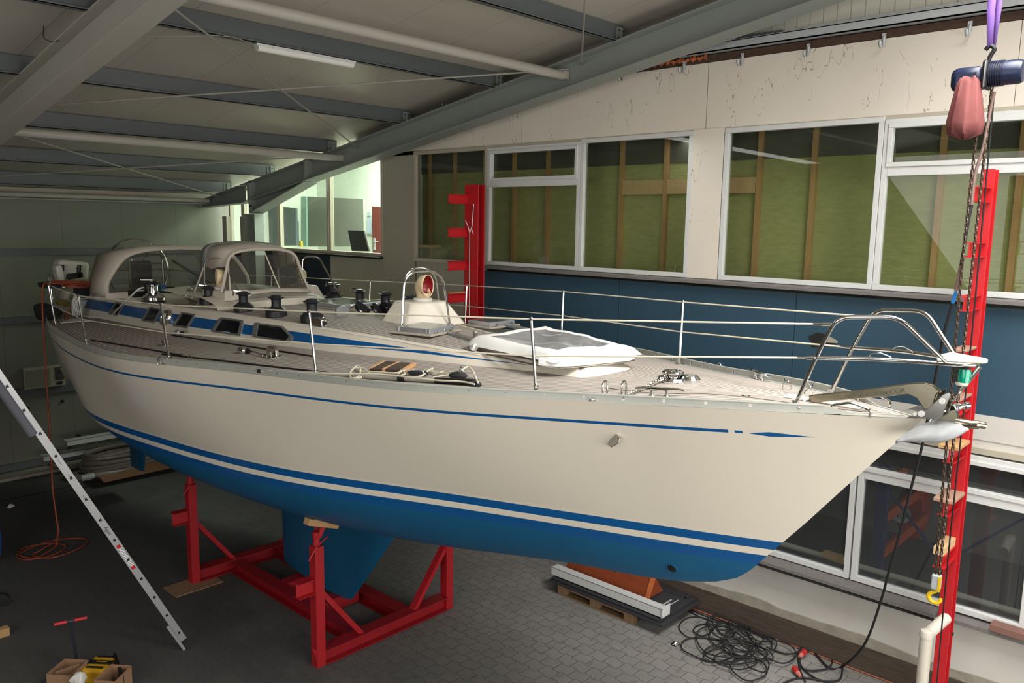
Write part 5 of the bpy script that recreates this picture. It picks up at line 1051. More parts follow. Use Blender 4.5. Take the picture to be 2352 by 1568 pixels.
def lump(px, py, a, b_, c, name, m, par, rot=0.0):
    p = ondeck(px, py, 0.03); R3 = Matrix.Rotation(rot, 3, 'Z'); q = B(); q.lathe((0, 0, 0), [(0.02, -1), (0.7, -0.75), (1, -0.2), (1, 0.2), (0.7, 0.75), (0.02, 1)], 18); q.v = [p+R3@V((v.x*a, v.y*b_, v.z*c)) for v in q.v]; return q.build(name, MATS[m], par)
o = lump(960, 856, 0.045, 0.10, 0.024, 'fiddle_block', 'winch_black', t, 0.5); lump(948, 853, 0.012, 0.018, 0.027, 'window', 'white_paint', o); lump(971, 857, 0.012, 0.018, 0.027, 'window', 'white_paint', o)
lump(1052, 862, 0.045, 0.08, 0.035, 'cam_block', 'winch_black', t, 0.6); lump(1062, 852, 0.03, 0.03, 0.05, 'shackle_head', 'chrome', t); lump(1090, 882, 0.03, 0.06, 0.03, 'end_block', 'winch_black', t, 0.5)
# slatted wooden mat
t = thing('bristle_mat', 'small mat of three orange wooden slats and brown bristles on the side deck', 'mat', ondeck(895, 848))
a0, a1 = ondeck(884, 831, .02), ondeck(850, 848, .02); b0, b1 = ondeck(917, 833, .02), ondeck(880, 850, .02); c0, c1 = ondeck(951, 836, .02), ondeck(927, 851, .02)
M('slat_orange', (214, 160, 112), 0.6, var=0.1); M('bristle', (88, 76, 62), 0.95, var=0.6, scale=160, bump=1.0, bs=220)
for p, r_ in ((a0, a1), (b0, b1), (c0, c1)): B().bar(p, r_, 0.028 if p is not c0 else 0.04, 0.03).build('slat', MATS['slat_orange'], t, smooth=0, bevel=0.003)
B().grid(quadgrid(a0, c0, c1, a1, 10, 5, V((0, 0, 0.004)))).build('bristles', MATS['bristle'], t, solid=0.02)
# chrome shackle blocks on side deck
t = thing('genoa_car', 'chrome sheet lead car with two bolts standing on the side deck track', 'fitting', ondeck(625, 815)); p = ondeck(626, 818); q = B(); q.cbox(p+V((0, 0, .006)), 0.10, 0.26, 0.012, Matrix.Rotation(0.15, 3, 'Z')); q.build('base', MATS['chrome'], t, smooth=0, bevel=0.004)
q = B().prism([p+V((-0.02, y, z)) for y, z in ((-0.10, 0.01), (0.10, 0.01), (0.09, 0.07), (0.05, 0.105), (-0.05, 0.105), (-0.09, 0.07))], (0.04, 0, 0)); q.build('block', MATS['stainless'], t, smooth=0, bevel=0.008)
for y in (-0.04, 0.04): B().lathe(p+V((-0.02, y, 0.065)), [(0.012, 0), (0.012, 0.008)], 10, axis=(-1, 0, 0)).build('bolt', MATS['chrome'], t)
t = thing('snatch_block', 'chrome snatch block with black sheave lying on the side deck left of the sheet car', 'pulley', ondeck(560, 803)); p = ondeck(560, 805, .03); B().lathe(p+V((0, -0.0, 0)), [(0.035, -0.06), (0.045, -0.02), (0.045, 0.03), (0.03, 0.05)], 16, axis=(0.2, -1, 0)).build('cheek', MATS['chrome'], t); B().lathe(p+V((0.01, -0.05, 0)), [(0.03, 0), (0.03, 0.02)], 14, axis=(0.2, -1, 0)).build('sheave', MATS['black'], t); B().tube(spline([ondeck(570, 806, .02), ondeck(585, 808, .03), ondeck(603, 816, .02)], 5), 0.008, 6).build('shackle', MATS['stainless'], t)
t = thing('snatch_block', 'blue grey snatch block on the side deck below the round chrome vent', 'pulley', ondeck(410, 763)); p = ondeck(410, 764, .03); B().lathe(p, [(0.03, -0.06), (0.042, -0.02), (0.042, 0.04), (0.02, 0.06)], 16, axis=(0.1, -1, 0)).build('cheek', MATS['alu_bright'], t); B().lathe(p+V((0.01, -0.06, 0)), [(0.028, 0), (0.028, 0.02)], 14, axis=(0.2, -1, 0)).build('sheave', MATS['black'], t)
# stern clutter
t = thing('outboard_motor', 'white outboard motor with black band clamped to the stern rail', 'motor', (4.75, 14.6, 3.3))
p0 = ay(122, 606, 14.2); c = ay(160, 622, 14.2)
M('motor_white', (206, 204, 192), 0.4, var=0.05)
B().cbox(c+V((0.02, 0, 0.02)), 0.46, 0.34, 0.30, Matrix.Rotation(0.12, 3, 'Y')).build('cowling', MATS['motor_white'], t, bevel=0.06, smooth=50); B().cbox(ay(135, 630, 14.0), 0.10, 0.2, 0.30, Matrix.Rotation(-0.15, 3, 'Y')).build('leg', MATS['motor_white'], t, bevel=0.03, smooth=50)
B().cbox(ay(172, 633, 13.98), 0.24, 0.06, 0.09, Matrix.Rotation(-0.12, 3, 'Y')).build('handle', MATS['black'], t, bevel=0.02, smooth=0); B().cbox(ay(181, 624, 13.98), 0.04, 0.06, 0.16).build('strap', MATS['black'], t, smooth=0)
for px in (143, 182): B().tube([ay(px, 608, 13.95), ay(px, 622, 13.95)], 0.03, 8).build('clamp', MATS['black'], t)
t = thing('orange_cable', 'orange extension cable coiled over the stern and running down to the floor', 'cable', (4.1, 13.4, 3.8)); M('cable_orange', (158, 70, 44), 0.6, var=0.1); Yq = 13.35
q = B(); cc = ay(176, 652, Yq)
for k in range(6): q.tube([(cc.x+(0.20+0.012*k)*cos(a)+0.02*k*sin(k), cc.y-0.05+0.13*sin(a), cc.z+0.02*sin(a+k)+0.012*k-0.02) for a in [2*pi*i/22 for i in range(22)]], 0.009, 5, closed=True)
gz = az(128, 1255, 0.03)
q.tube(spline([ay(165, 652, Yq), ay(140, 651, 13.3), ay(112, 650, 13.3), ay(99, 656, 13.25), ay(97, 700, 13.2), ay(101, 780, 13.15), ay(106, 860, 13.05), ay(112, 960, 13.0), ay(118, 1050, 12.95), ay(121, 1120, 12.9), ay(130, 1190, 12.85), ay(134, 1220, 12.8), gz], 6), 0.012, 6)
q.tube(spline([gz, az(80, 1283, .02), az(40, 1280, .02), az(55, 1258, .02), az(110, 1248, .02), az(150, 1252, .02), az(135, 1268, .02), az(90, 1282, .02), az(45, 1275, .03), az(70, 1258, .03), az(125, 1240, .02), az(185, 1236, .02), az(200, 1243, .02), az(175, 1262, .02), az(120, 1280, .02), az(75, 1276, .02), az(95, 1262, .04), az(132, 1240, .05)], 6), 0.010, 6)
q.tube(spline([ay(175, 665, Yq), ay(170, 690, Yq), ay(160, 712, Yq), ay(150, 730, 13.3)], 5), 0.009, 6); q.build('cable', MATS['cable_orange'], t)
t = thing('white_cable', 'bundle of white cable hanging over a clear bag at the stern', 'cable', (4.2, 13.3, 3.7)); q = B()
for k in range(5): q.tube(spline([ay(182+k, 654, 13.3), ay(172+3*k, 676, 13.25), ay(166+3*k, 700, 13.2), ay(168+4*k, 722, 13.2), ay(176+3*k, 716, 13.25), ay(184, 690, 13.3), ay(187, 662, 13.3)], 5), 0.008, 5)
q.tube(spline([ondeck(160, 718, .02), ondeck(178, 722, .02), ondeck(210, 728, .02), ondeck(250, 728, .03), ay(268, 712, 12.0), ay(285, 694, 11.5), ay(300, 680, 11.3), ay(318, 664, 11.2), ay(330, 660, 11.2)], 6), 0.011, 6); q.build('cable', MATS['white_paint'], t)
tag(B().lathe(ay(189, 668, 13.25), [(0.10, -0.07), (0.11, 0), (0.10, 0.07)], 18, axis=(0.3, -1, 0.1)).build('cable_drum', MATS['winch_black']), 'dark round cable drum behind the white cable at the stern', 'drum')
glassmat('poly_bag', (0.8, 0.82, 0.85), 0.25, 1.2, 0.5, (0.62, 0.66, 0.68)); rows = [[ay(a, 690, 13.35), ay(b_, 690, 13.35)] for a, b_ in ((168, 200),)]
q = B(); q.prism([ay(167, 688, 13.3), ay(203, 688, 13.3), ay(192, 715, 13.3), ay(180, 730, 13.3), ay(168, 722, 13.3)], (0, 0.12, 0)); tag(q.build('clear_bag', MATS['poly_bag'], smooth=0, bevel=0.03), 'translucent plastic bag hanging on the stern quarter', 'bag')
q = B().prism([ay(92, 705, 13.6), ay(110, 700, 13.6), ay(128, 700, 13.6), ay(145, 716, 13.6), ay(146, 722, 13.5), ay(118, 740, 13.4), ay(100, 738, 13.4)], (0, 0.4, 0)); tag(q.build('black_bag', MATS['rubber'], smooth=50, bevel=0.05), 'shiny black sack slumped in the stern corner', 'bag')
tag(B().prism([ay(100, 652, 13.6), ay(128, 648, 13.6), ay(146, 656, 13.6), ay(140, 662, 13.6), ay(104, 662, 13.6)], (0, 0.3, 0)).build('folded_cover', MATS['rubber'], smooth=0, bevel=0.01), 'dark folded cover lying on the stern rail under the outboard motor', 'cover')
for q4, m, lb in (([(150, 668), (163, 672), (157, 690), (146, 688)], 'canvas', 'pale cushion pad behind the stern stanchion'), ([(138, 690), (162, 692), (158, 705), (136, 700)], 'yellow_pad', 'dull yellow pad behind the stern stanchion'), ([(136, 700), (166, 706), (160, 724), (132, 714)], 'canvas', 'pale folded cloth below the yellow pad at the stern')):
    M('yellow_pad', (150, 132, 60), 0.8); tag(B().prism([ay(a, b_, 14.2) for a, b_ in q4], (0, 0.2, 0)).build('cushion', MATS[m], smooth=0, bevel=0.02), lb, 'cushion')
# cockpit tools by the chrome winch
t = thing('power_tool', 'black and blue power tool lying behind the chrome winch', 'tool', ay(387, 667, 11.3)); M('tool_blue', (20, 84, 120), 0.4)
c = ay(384, 665, 11.3); B().cbox(c, 0.20, 0.12, 0.09).build('body', MATS['black'], t, bevel=0.02, smooth=0); B().cbox(ay(372, 662, 11.25), 0.07, 0.1, 0.10).build('battery', MATS['tool_blue'], t, bevel=0.01, smooth=0)
t = thing('black_case', 'small black case with silver label lying left of the chrome winch', 'case', ay(322, 672, 11.5)); B().cbox(ay(322, 673, 11.5), 0.27, 0.2, 0.10).build('case', MATS['black'], t, bevel=0.02, smooth=0); B().cbox(ay(322, 667, 11.4), 0.10, 0.02, 0.02).build('label_plate', MATS['galvanised'], t, smooth=0)

# ------------------------------------------------------------------ plough anchor in the bow roller
M('anchor_bronze', (166, 158, 138), 0.22, metal=1.0, var=0.15, scale=14); M('anchor_zinc', (196, 198, 200), 0.38, metal=0.5, var=0.35, scale=12)
t = thing('plough_anchor', 'polished steel plough anchor stowed in the bow roller, its shank lying over the foredeck', 'anchor', (5.6, 1.6, 3.7))
def A(px, py, x=5.56): return ax(px, py, x)
B().prism([A(1857, 926), (A(1857, 908)), A(1960, 897), A(2100, 879), A(2124, 879), A(2142, 884), A(2156, 897), A(2150, 908), A(2137, 950), A(2122, 940), A(2104, 914), A(2086, 906), A(1960, 917)], (0.035, 0, 0)).build('shank', MATS['anchor_bronze'], t, smooth=0, bevel=0.006)
B().prism([A(2124, 880), A(2160, 897), A(2156, 905), A(2118, 893)], (0.05, 0, 0)).build('shank_head', MATS['anchor_bronze'], t, smooth=0, bevel=0.008)
rt = (A(2000, 900)-A(1900, 910)).normalized(); M('engraving', (120, 112, 92), 0.5, metal=0.6)
text('engraved_text', 'MADE IN SCOTLAND', A(1992, 906)+V((-0.003, 0, 0)), rt, (0, 0, 1), 0.032, MATS['engraving'], t); text('engraved_text', 'CQR', A(2061, 898)+V((-0.003, 0, 0)), rt, (0, 0, 1), 0.046, MATS['engraving'], t)
B().tube([A(1850, 915)+V((0, 0, -0.02)), A(1842, 912), A(1850, 922), A(1862, 920)], 0.010, 8, fillet=0.01).build('shackle', MATS['chrome'], t)
tip, hin, heel = A(2058, 1013, 5.46), A(2165, 958, 5.56), A(2258, 975, 5.60)
q = B(); sp = [tip, A(2100, 985, 5.50), A(2140, 968, 5.54), A(2170, 962, 5.57), A(2200, 966, 5.58)]; ed = [tip, A(2100, 1013, 5.42), A(2145, 1015, 5.38), A(2190, 1006, 5.36), A(2225, 985, 5.38)]; e2 = [tip, A(2110, 1000, 5.62), A(2150, 985, 5.70), A(2190, 978, 5.74), A(2220, 972, 5.72)]
sp, ed, e2 = spline(sp, 5), spline(ed, 5), spline(e2, 5); q.grid([ed, [(a+b_)/2+V((0, 0, -0.012)) for a, b_ in zip(sp, ed)], sp, [(a+b_)/2+V((0, 0, -0.012)) for a, b_ in zip(sp, e2)], e2]); q.build('plough', MATS['anchor_zinc'], t, smooth=60, solid=0.010)
B().tube(spline([A(2195, 968, 5.55), A(2225, 974, 5.56), A(2250, 975, 5.58), A(2264, 978, 5.60)], 5), [0.03]*5+[0.028]*5+[0.022]*5+[0.012], 12).build('horn', MATS['anchor_bronze'], t)
B().prism([A(2140, 925), A(2168, 905), A(2186, 920), A(2200, 948), A(2204, 972), A(2178, 968), A(2150, 975), A(2140, 955)], (0.03, 0, 0)).build('hinge_neck', MATS['anchor_bronze'], t, smooth=0, bevel=0.008)

# ------------------------------------------------------------------ red cradle
t = thing('boat_cradle', 'red steel cradle with posts and pads carrying the yacht', 'cradle', (5.64, 8.6, 0)); rf = MATS['red_frame']
M('red_worn', (172, 26, 34), 0.5, var=0.2, scale=3)
def post(x, y, hi, pad_h):
    q = B(); q.box(x-0.055, x+0.055, y-0.06, y+0.06, 0, hi); p = q.build('post', MATS['red_worn'], t, smooth=0, bevel=0.004)
    B().tube([(x, y, hi-0.02), (x, y, hi+pad_h)], 0.038, 14).build('jack_tube', MATS['red_worn'], p); sgx = 1 if x < CX else -1
    for s_ in (-0.045, 0.045): B().prism([(x-0.03*sgx, y+s_-0.004, hi+0.03+pad_h*0.4), (x+0.03*sgx, y+s_-0.004, hi+0.03+pad_h*0.4), (x+0.09*sgx, y+s_-0.004, hi+pad_h+0.04), (x+0.03*sgx, y+s_-0.004, hi+pad_h+0.05)], (0, 0.008, 0)).build('fork_plate', MATS['red_worn'], p, smooth=0)
    B().tube([(x-0.13, y-0.05, hi-0.12), (x-0.03, y-0.05, hi+0.01), (x+0.13, y-0.02, hi+0.07)], 0.009, 6).build('locking_bar', MATS['red_worn'], p)
    B().ibeam((x-0.05*sgx, y, 0.95), (x-0.26*sgx, y, 0.95), 0.13, 0.17, 0.008, 0.008).build('stub_arm', MATS['red_worn'], p, smooth=0)
    B().bar((x+0.04*sgx, y, 0.84), (x+0.58*sgx, y, 0.14), 0.09, 0.055).build('brace', MATS['red_worn'], p, smooth=0)
XL, XR = 4.675, 6.575
post(XL, 7.19, 1.38, 0.16); post(XL, 10.13, 1.37, 0.20); post(XR, 7.19, 1.38, 0.16); post(XR, 10.13, 1.37, 0.20)
for y in (7.19, 10.13): B().ibeam((XL+0.055, y, 0.10), (XR-0.055, y, 0.10), 0.18, 0.17, 0.012, 0.01).build('cross_beam', rf, t, smooth=0)
for x in (5.24, 5.95): B().ibeam((x, 7.28, 0.09), (x, 10.04, 0.09), 0.18, 0.16, 0.012, 0.01).build('long_beam', rf, t, smooth=0)
for y in (8.15, 8.95): B().box(5.33, 5.86, y-0.08, y+0.08, 0.03, 0.19).build('keel_bearer', rf, t, smooth=0)
B().prism([(XL-0.06, 7.13, 0.22), (XL-0.15, 7.1, 0.30), (XL-0.08, 7.1, 0.12)], (0, 0.01, 0)).build('hook_plate', MATS['red_worn'], t, smooth=0)
R3 = Matrix.Rotation(radians(20), 3, 'X') @ Matrix.Rotation(radians(-28), 3, 'Y')
for x, y, z, lb in ((XL+0.09, 7.19, 1.615, 'wooden pad wedged between the near red post and the hull'), (XL+0.10, 10.13, 1.62, 'wooden pad between the far left red post and the hull'), (XR-0.09, 7.19, 1.615, 'wooden pad on the near right red post under the hull'), (XR-0.10, 10.13, 1.62, 'wooden pad on the far right red post under the hull')):
    sx = 1 if x < CX else -1; tag(B().cbox((x-0.03*sx, y-0.02, z+0.01), 0.40, 0.11, 0.075, Matrix.Rotation(radians(20)*sx, 3, 'Y')).build('hull_pad', MATS['timber'], smooth=0, bevel=0.01), lb, 'wood')
tag(B().box(4.3, 4.95, 9.86, 10.25, 0.0, 0.012).build('cardboard_sheet', M('cardboard', (150, 116, 88), 0.85, var=0.1), smooth=0), 'flat brown cardboard sheet under the far left cradle post', 'cardboard')

# ------------------------------------------------------------------ ladder, neighbouring hull, tools
t = thing('aluminium_ladder', 'long aluminium ladder leaning to the left with printed side rail and grey foam padding', 'ladder', (3.8, 8.55, 0)); M('ladder_alu', (188, 188, 190), 0.36, metal=0.5, var=0.08, scale=3)
d = V((-0.44, 0.035, 0.897)).normalized(); yv = V((0.155, 0.987, 0.04)).normalized(); n_ = yv.cross(d).normalized(); n_ = n_ if n_.x > 0 else -n_; base = V((3.80, 8.55, 0.10)); LN = 3.9
for k, off in (('stile', 0.0), ('stile', 0.40)):
    q = B(); c0, c1 = base+yv*off, base+yv*off+d*LN; q.sweep([c0, c1], [(-0.036, -0.012), (0.036, -0.012), (0.036, 0.012), (0.031, 0.012), (0.031, -0.006), (-0.031, -0.006), (-0.031, 0.012), (-0.036, 0.012)], n_, yv); q.build('stile', MATS['ladder_alu'], t, smooth=0)
for i in range(14):
    c = base+d*(0.14+0.28*i); B().tube([c+yv*0.0, c+yv*0.40], 0.014, 8).build('rung', MATS['ladder_alu'], t)
for i in range(14): c = base+d*(0.14+0.28*i)-yv*0.0135; B().prism([c+n_*a+d*b_ for a, b_ in ((-0.013, -0.012), (0.014, -0.016), (0.014, 0.014), (-0.006, 0.012))], -yv*0.002).build('rung_socket', MATS['black'], t, smooth=0)
q = B(); q.bar(base-n_*0.055+d*0.30-yv*0.02, base-n_*0.05-d*0.10-yv*0.02, 0.02, 0.03); q.build('extension_foot', MATS['ladder_alu'], t, smooth=0); B().cbox(base-n_*0.05-d*0.12-yv*0.02, 0.05, 0.05, 0.08, Matrix.Rotation(-0.45, 3, 'Y')).build('rubber_foot', MATS['rubber'], t, smooth=0, bevel=0.008); B().cbox(base+d*0.0+yv*0.0, 0.075, 0.035, 0.05, Matrix.Rotation(-0.45, 3, 'Y')).build('rubber_foot', MATS['rubber'], t, smooth=0)
q = base+d*2.96-n_*0.055; B().tube([q-d*0.0, q+d*0.95], 0.045, 14).build('foam_pad', M('foam_grey', (84, 84, 92), 0.8), t)
s_ = base+d*1.60-yv*0.0135; text('rail_print', 'Aguti', s_+d*0.07, -d, n_, 0.05, MATS['black'], t, 0.0006)
for sdist in (2.08, 2.36, 2.55): text('rail_print', 'KRAUSE', base+d*sdist-yv*0.0135, -d, n_, 0.022, MATS['black'], t, 0.0006) if 0 else B().bar(base+d*sdist-yv*0.0132, base+d*(sdist+0.07)-yv*0.0132, 0.006, 0.002).build('rail_print', MATS['black'], t, smooth=0)
lbm = NT('safety_label'); v = lbm.n and lbm.obj(); f = lbm.node('ShaderNodeTexChecker'); lbm.l.new(v, f.inputs[0]); f.inputs['Scale'].default_value = 70; f.inputs[1].default_value = rgb(235, 235, 235); f.inputs[2].default_value = rgb(150, 150, 150); MATS['safety_label'] = lbm.fin(f.outputs[0], 0.5)
B().prism([base+d*a+n_*b_-yv*0.0135 for a, b_ in ((1.16, -0.022), (1.46, -0.022), (1.46, 0.022), (1.16, 0.022))], -yv*0.001).build('safety_label', MATS['safety_label'], t, smooth=0)
for a0_, a1_ in ((1.13, 1.17), (1.43, 1.47)): B().prism([base+d*a+n_*b_-yv*0.0137 for a, b_ in ((a0_, -0.02), (a1_, -0.02), (a1_, 0.02), (a0_, 0.02))], -yv*0.0015).build('red_mark', MATS['red_steel'], t, smooth=0)
# neighbouring boat at the left edge
t = thing('neighbour_boat', 'edge of another hull with blue keel entering at the left border', 'boat', (1.9, 12.0, 0)); M('keel_blue', (30, 66, 130), 0.5); M('hull_pink', (132, 112, 98), 0.5)
p = ax(8, 1170, 2.6); q = B(); pk = az(6, 1285, 0.08); q.prism([(pk.x-0.35, pk.y, 0.08), (pk.x-0.01, pk.y, 0.10), (pk.x+0.02, pk.y, 0.35), (pk.x+0.0, pk.y, 0.9), (pk.x-0.10, pk.y, 1.4), (pk.x-0.9, pk.y, 1.5), (pk.x-0.9, pk.y, 0.08)], (0, 0.16, 0)); q.build('keel', MATS['keel_blue'], t, smooth=0, bevel=0.04)
q = B(); cc = V((pk.x-1.45, pk.y+0.2, 2.42)); q.lathe(cc, [(0.05, -1.6), (0.9, -1.2), (1.28, -0.4), (1.30, 0.4), (1.0, 1.3)], 30, axis=(0, 1, 0)); q.v = [V((v.x, v.y, cc.z+(v.z-cc.z)*0.75)) for v in q.v]; q.build('hull', MATS['hull_pink'], t)
tag(B().cbox(az(2, 1452, 0.05), 0.16, 0.10, 0.10).build('wooden_block', MATS['timber'], smooth=0, bevel=0.005), 'small pale wooden block at the left edge of the floor', 'wood')
q = B().tube(spline([az(-12, 1365, .05), az(10, 1362, .1), az(22, 1372, .08), az(18, 1385, .03), az(-5, 1388, .03)], 5), 0.014, 8); tag(q.build('dark_hose', MATS['rubber']), 'dark hose loop at the left edge above the wooden block', 'hose')
# t-handled tool
t = thing('tee_handle_key', 'long dark tee handled tool with red grips standing behind the cardboard box', 'tool', (2.75, 8.85, 0)); b0 = az(178, 1530, 0.0); tp = ay(162, 1426, b0.y); tl, tr2 = ay(124, 1434, b0.y+0.02), ay(199, 1418, b0.y-0.02)
B().tube([b0+V((-0.008, 0, 0)), tp+V((-0.012, 0, 0))], 0.008, 8).tube([b0+V((0.012, 0, 0)), tp+V((0.01, 0, 0))], 0.008, 8).tube([tl, tr2], 0.011, 8).build('shaft', MATS['rack_blue'] if 0 else M('dark_navy', (36, 40, 56), 0.5), t)
for a, c in ((0.0, 0.38), (0.62, 1.0)): B().tube([tl+(tr2-tl)*a, tl+(tr2-tl)*c], 0.017, 12).build('grip', M('grip_red', (196, 40, 52), 0.5), t)
# cardboard box with rags, yellow tool case
def openbox(c, w_, l_, h, rz, m, t, name='carton'):
    R3 = Matrix.Rotation(rz, 3, 'Z'); c = V(c); th = 0.006
    for dx, dy, sx, sy in ((0, -l_/2, w_, th), (0, l_/2, w_, th), (-w_/2, 0, th, l_), (w_/2, 0, th, l_)): q = B(); q.cbox(c+R3@V((dx, dy, h/2)), sx, sy, h, R3); q.build('side_panel', MATS[m], t, smooth=0)
    q = B(); q.cbox(c+V((0, 0, 0.004)), w_, l_, 0.006, R3); q.build('bottom', MATS[m], t, smooth=0)
cb = az(158, 1572, 0.0); rzb = radians(38)
t = thing('cardboard_box', 'open brown cardboard box with flap raised beside the yellow case', 'box', cb); openbox(cb, 0.30, 0.26, 0.2, rzb, 'cardboard', t)
a, c = az(127, 1542, 0.2), az(182, 1524, 0.2); q = B(); q.prism([a, c, c+V((0.01, 0.04, -0.16)), a+V((0.01, 0.04, -0.16))], (0.004, 0.004, 0)); q.build('flap', MATS['cardboard'], t, smooth=0)
q = B(); q.lathe(az(180, 1560, 0.2), [(0.01, 0.07), (0.05, 0.05), (0.07, 0.0), (0.05, -0.05)], 14); q.v = [v+V((0.02*sin(40*v.y), 0.02*sin(50*v.x), 0.01*sin(60*v.x))) for v in q.v]; tag(q.build('white_rag', MATS['white_paint']), 'crumpled white rag in the cardboard box', 'rag')
cy = az(232, 1556, 0.0); t = thing('tool_case', 'yellow and black plastic tool case with central handle beside the cardboard box', 'tool case', cy); R3 = Matrix.Rotation(radians(40), 3, 'Z'); M('case_yellow', (206, 158, 22), 0.4)
q = B(); q.cbox(cy+V((0, 0, 0.09)), 0.30, 0.26, 0.17, R3); q.build('case_body', MATS['case_yellow'], t, smooth=0, bevel=0.03)
for dx, sx, sy in ((0.0, 0.07, 0.27), (-0.10, 0.03, 0.18), (0.11, 0.03, 0.18)): q = B(); q.cbox(cy+R3@V((dx, 0, 0.178)), sx, sy, 0.012, R3); q.build('black_inlay', MATS['black'], t, smooth=0, bevel=0.004)
text('badge_text', 'STANLEY', cy+R3@V((0.0, -0.02, 0.1865)), R3@V((0, -1, 0)), R3@V((1, 0, 0)), 0.028, MATS['case_yellow'], t)
c2 = az(262, 1590, 0.0); t = thing('cardboard_box', 'second open carton in front of the yellow case at the bottom edge', 'box', c2); openbox(c2, 0.30, 0.22, 0.22, rzb, 'cardboard', t)
tag(B().bar(az(264, 1515, 0.12), az(282, 1568, 0.12), 0.03, 0.16).build('black_board', MATS['black'], smooth=0), 'upright black board edge right of the yellow case', 'board')

# ------------------------------------------------------------------ pallet with panels, profile and mahogany locker
t = thing('euro_pallet', 'worn wooden pallet on the floor under the bow', 'pallet', (8.28, 5.84, 0)); px0, px1, py0, py1 = 7.875, 8.675, 5.24, 6.44; M('pallet_wood', (132, 104, 76), 0.8, var=0.3, scale=7, stretch=(1, 3, 1))
for x in (7.925, 8.275, 8.625):
    w_ = 0.05 if x != 8.275 else 0.072
    B().box(x-w_, x+w_, py0, py1, 0, 0.022).build('bottom_board', MATS['pallet_wood'], t, smooth=0); B().box(x-w_, x+w_, py0, py1, 0.10, 0.122).build('stringer_board', MATS['pallet_wood'], t, smooth=0)
    for y in (py0+0.07, 5.84, py1-0.07): B().box(x-w_, x+w_, y-0.07, y+0.07, 0.022, 0.10).build('block', MATS['pallet_wood'], t, smooth=0, bevel=0.004)
for y in (py0+0.07, 5.54, 5.84, 6.14, py1-0.07): B().box(px0, px1, y-0.06, y+0.06, 0.122, 0.144).build('top_board', MATS['pallet_wood'], t, smooth=0)
t = thing('black_door_panel', 'lower black profiled panel lying on the pallet', 'panel', (8.3, 5.6, 0.145)); M('panel_black', (44, 45, 49), 0.55, var=0.15)
B().box(7.84, 8.72, 4.80, 6.58, 0.146, 0.166).build('panel', MATS['panel_black'], t, smooth=0, bevel=0.004)
t = thing('black_door_panel', 'upper black panel with raised moulding and slots lying on top of the other', 'panel', (8.3, 5.6, 0.168)); B().box(7.88, 8.72, 4.86, 6.56, 0.168, 0.192).build('panel', MATS['panel_black'], t, smooth=0, bevel=0.004)
for a in ((7.97, 8.0, 4.95, 6.48), (8.6, 8.63, 4.95, 6.48), (7.97, 8.63, 4.95, 4.98), (7.97, 8.63, 6.45, 6.48)): B().box(a[0], a[1], a[2], a[3], 0.192, 0.200).build('moulding', MATS['panel_black'], t, smooth=0)
for x, y in ((8.25, 5.05), (8.30, 4.98)): B().box(x, x+0.2, y+0.0, y+0.02, 0.192, 0.197).build('slot', MATS['galvanised'], t, smooth=0)
t = thing('white_channel', 'long white aluminium channel profile with end plate lying across the black panels', 'profile', (7.98, 5.7, 0.2)); x0, y0, y1, z0 = 7.93, 4.87, 6.60, 0.202
B().box(x0, x0+0.008, y0, y1, z0, z0+0.115).box(x0, x0+0.13, y0, y1, z0+0.10, z0+0.106).box(x0, x0+0.13, y0, y1, z0, z0+0.006).build('channel', MATS['frame_white'], t, smooth=0); B().box(x0-0.012, x0+0.17, y0-0.006, y0, z0-0.002, z0+0.135).build('end_plate', MATS['frame_white'], t, smooth=0)
for x, z in ((x0+0.0, z0+0.02), (x0+0.0, z0+0.11), (x0+0.15, z0+0.03), (x0+0.15, z0+0.115)): B().lathe((x, y0-0.006, z), [(0.005, 0), (0.005, 0.003)], 8, axis=(0, -1, 0)).build('rivet', MATS['soot'], t, smooth=0)
t = thing('mahogany_locker', 'varnished mahogany locker with slanting top lying on the black panels', 'locker', (8.35, 5.85, 0.2))
tri = [(8.17, 0.205), (8.33, 0.50), (8.57, 0.205)]
B().prism([(x, 5.26, z) for x, z in tri], (0, 1.30, 0)).build('carcass', MATS['mahogany'], t, smooth=0); B().prism([(8.155, 5.22, 0.205), (8.325, 5.22, 0.53), (8.345, 5.22, 0.52), (8.175, 5.22, 0.2)], (0, 0.06, 0)).build('edge_trim', M('mahogany_light', (176, 96, 56), 0.3), t, smooth=0)
p = V((8.17+0.10, 5.80, 0.205+0.20)); B().lathe(p, [(0.02, 0), (0.02, 0.006)], 14, axis=(-0.88, 0, 0.47)).build('finger_hole', MATS['black'], t)
B().box(8.14, 8.16, 5.25, 6.56, 0.2, 0.23).build('rubber_seal', MATS['black'], t, smooth=0)
tag(B().tube([(8.74, 5.15, 0.02), (8.765, 3.9, 0.012), (8.77, 2.6, 0.012), (8.77, 1.0, 0.012)], 0.010, 6).build('orange_strip', M('strip_orange', (150, 84, 58), 0.6)), 'thin orange strip lying along the foot of the right wall', 'strip')

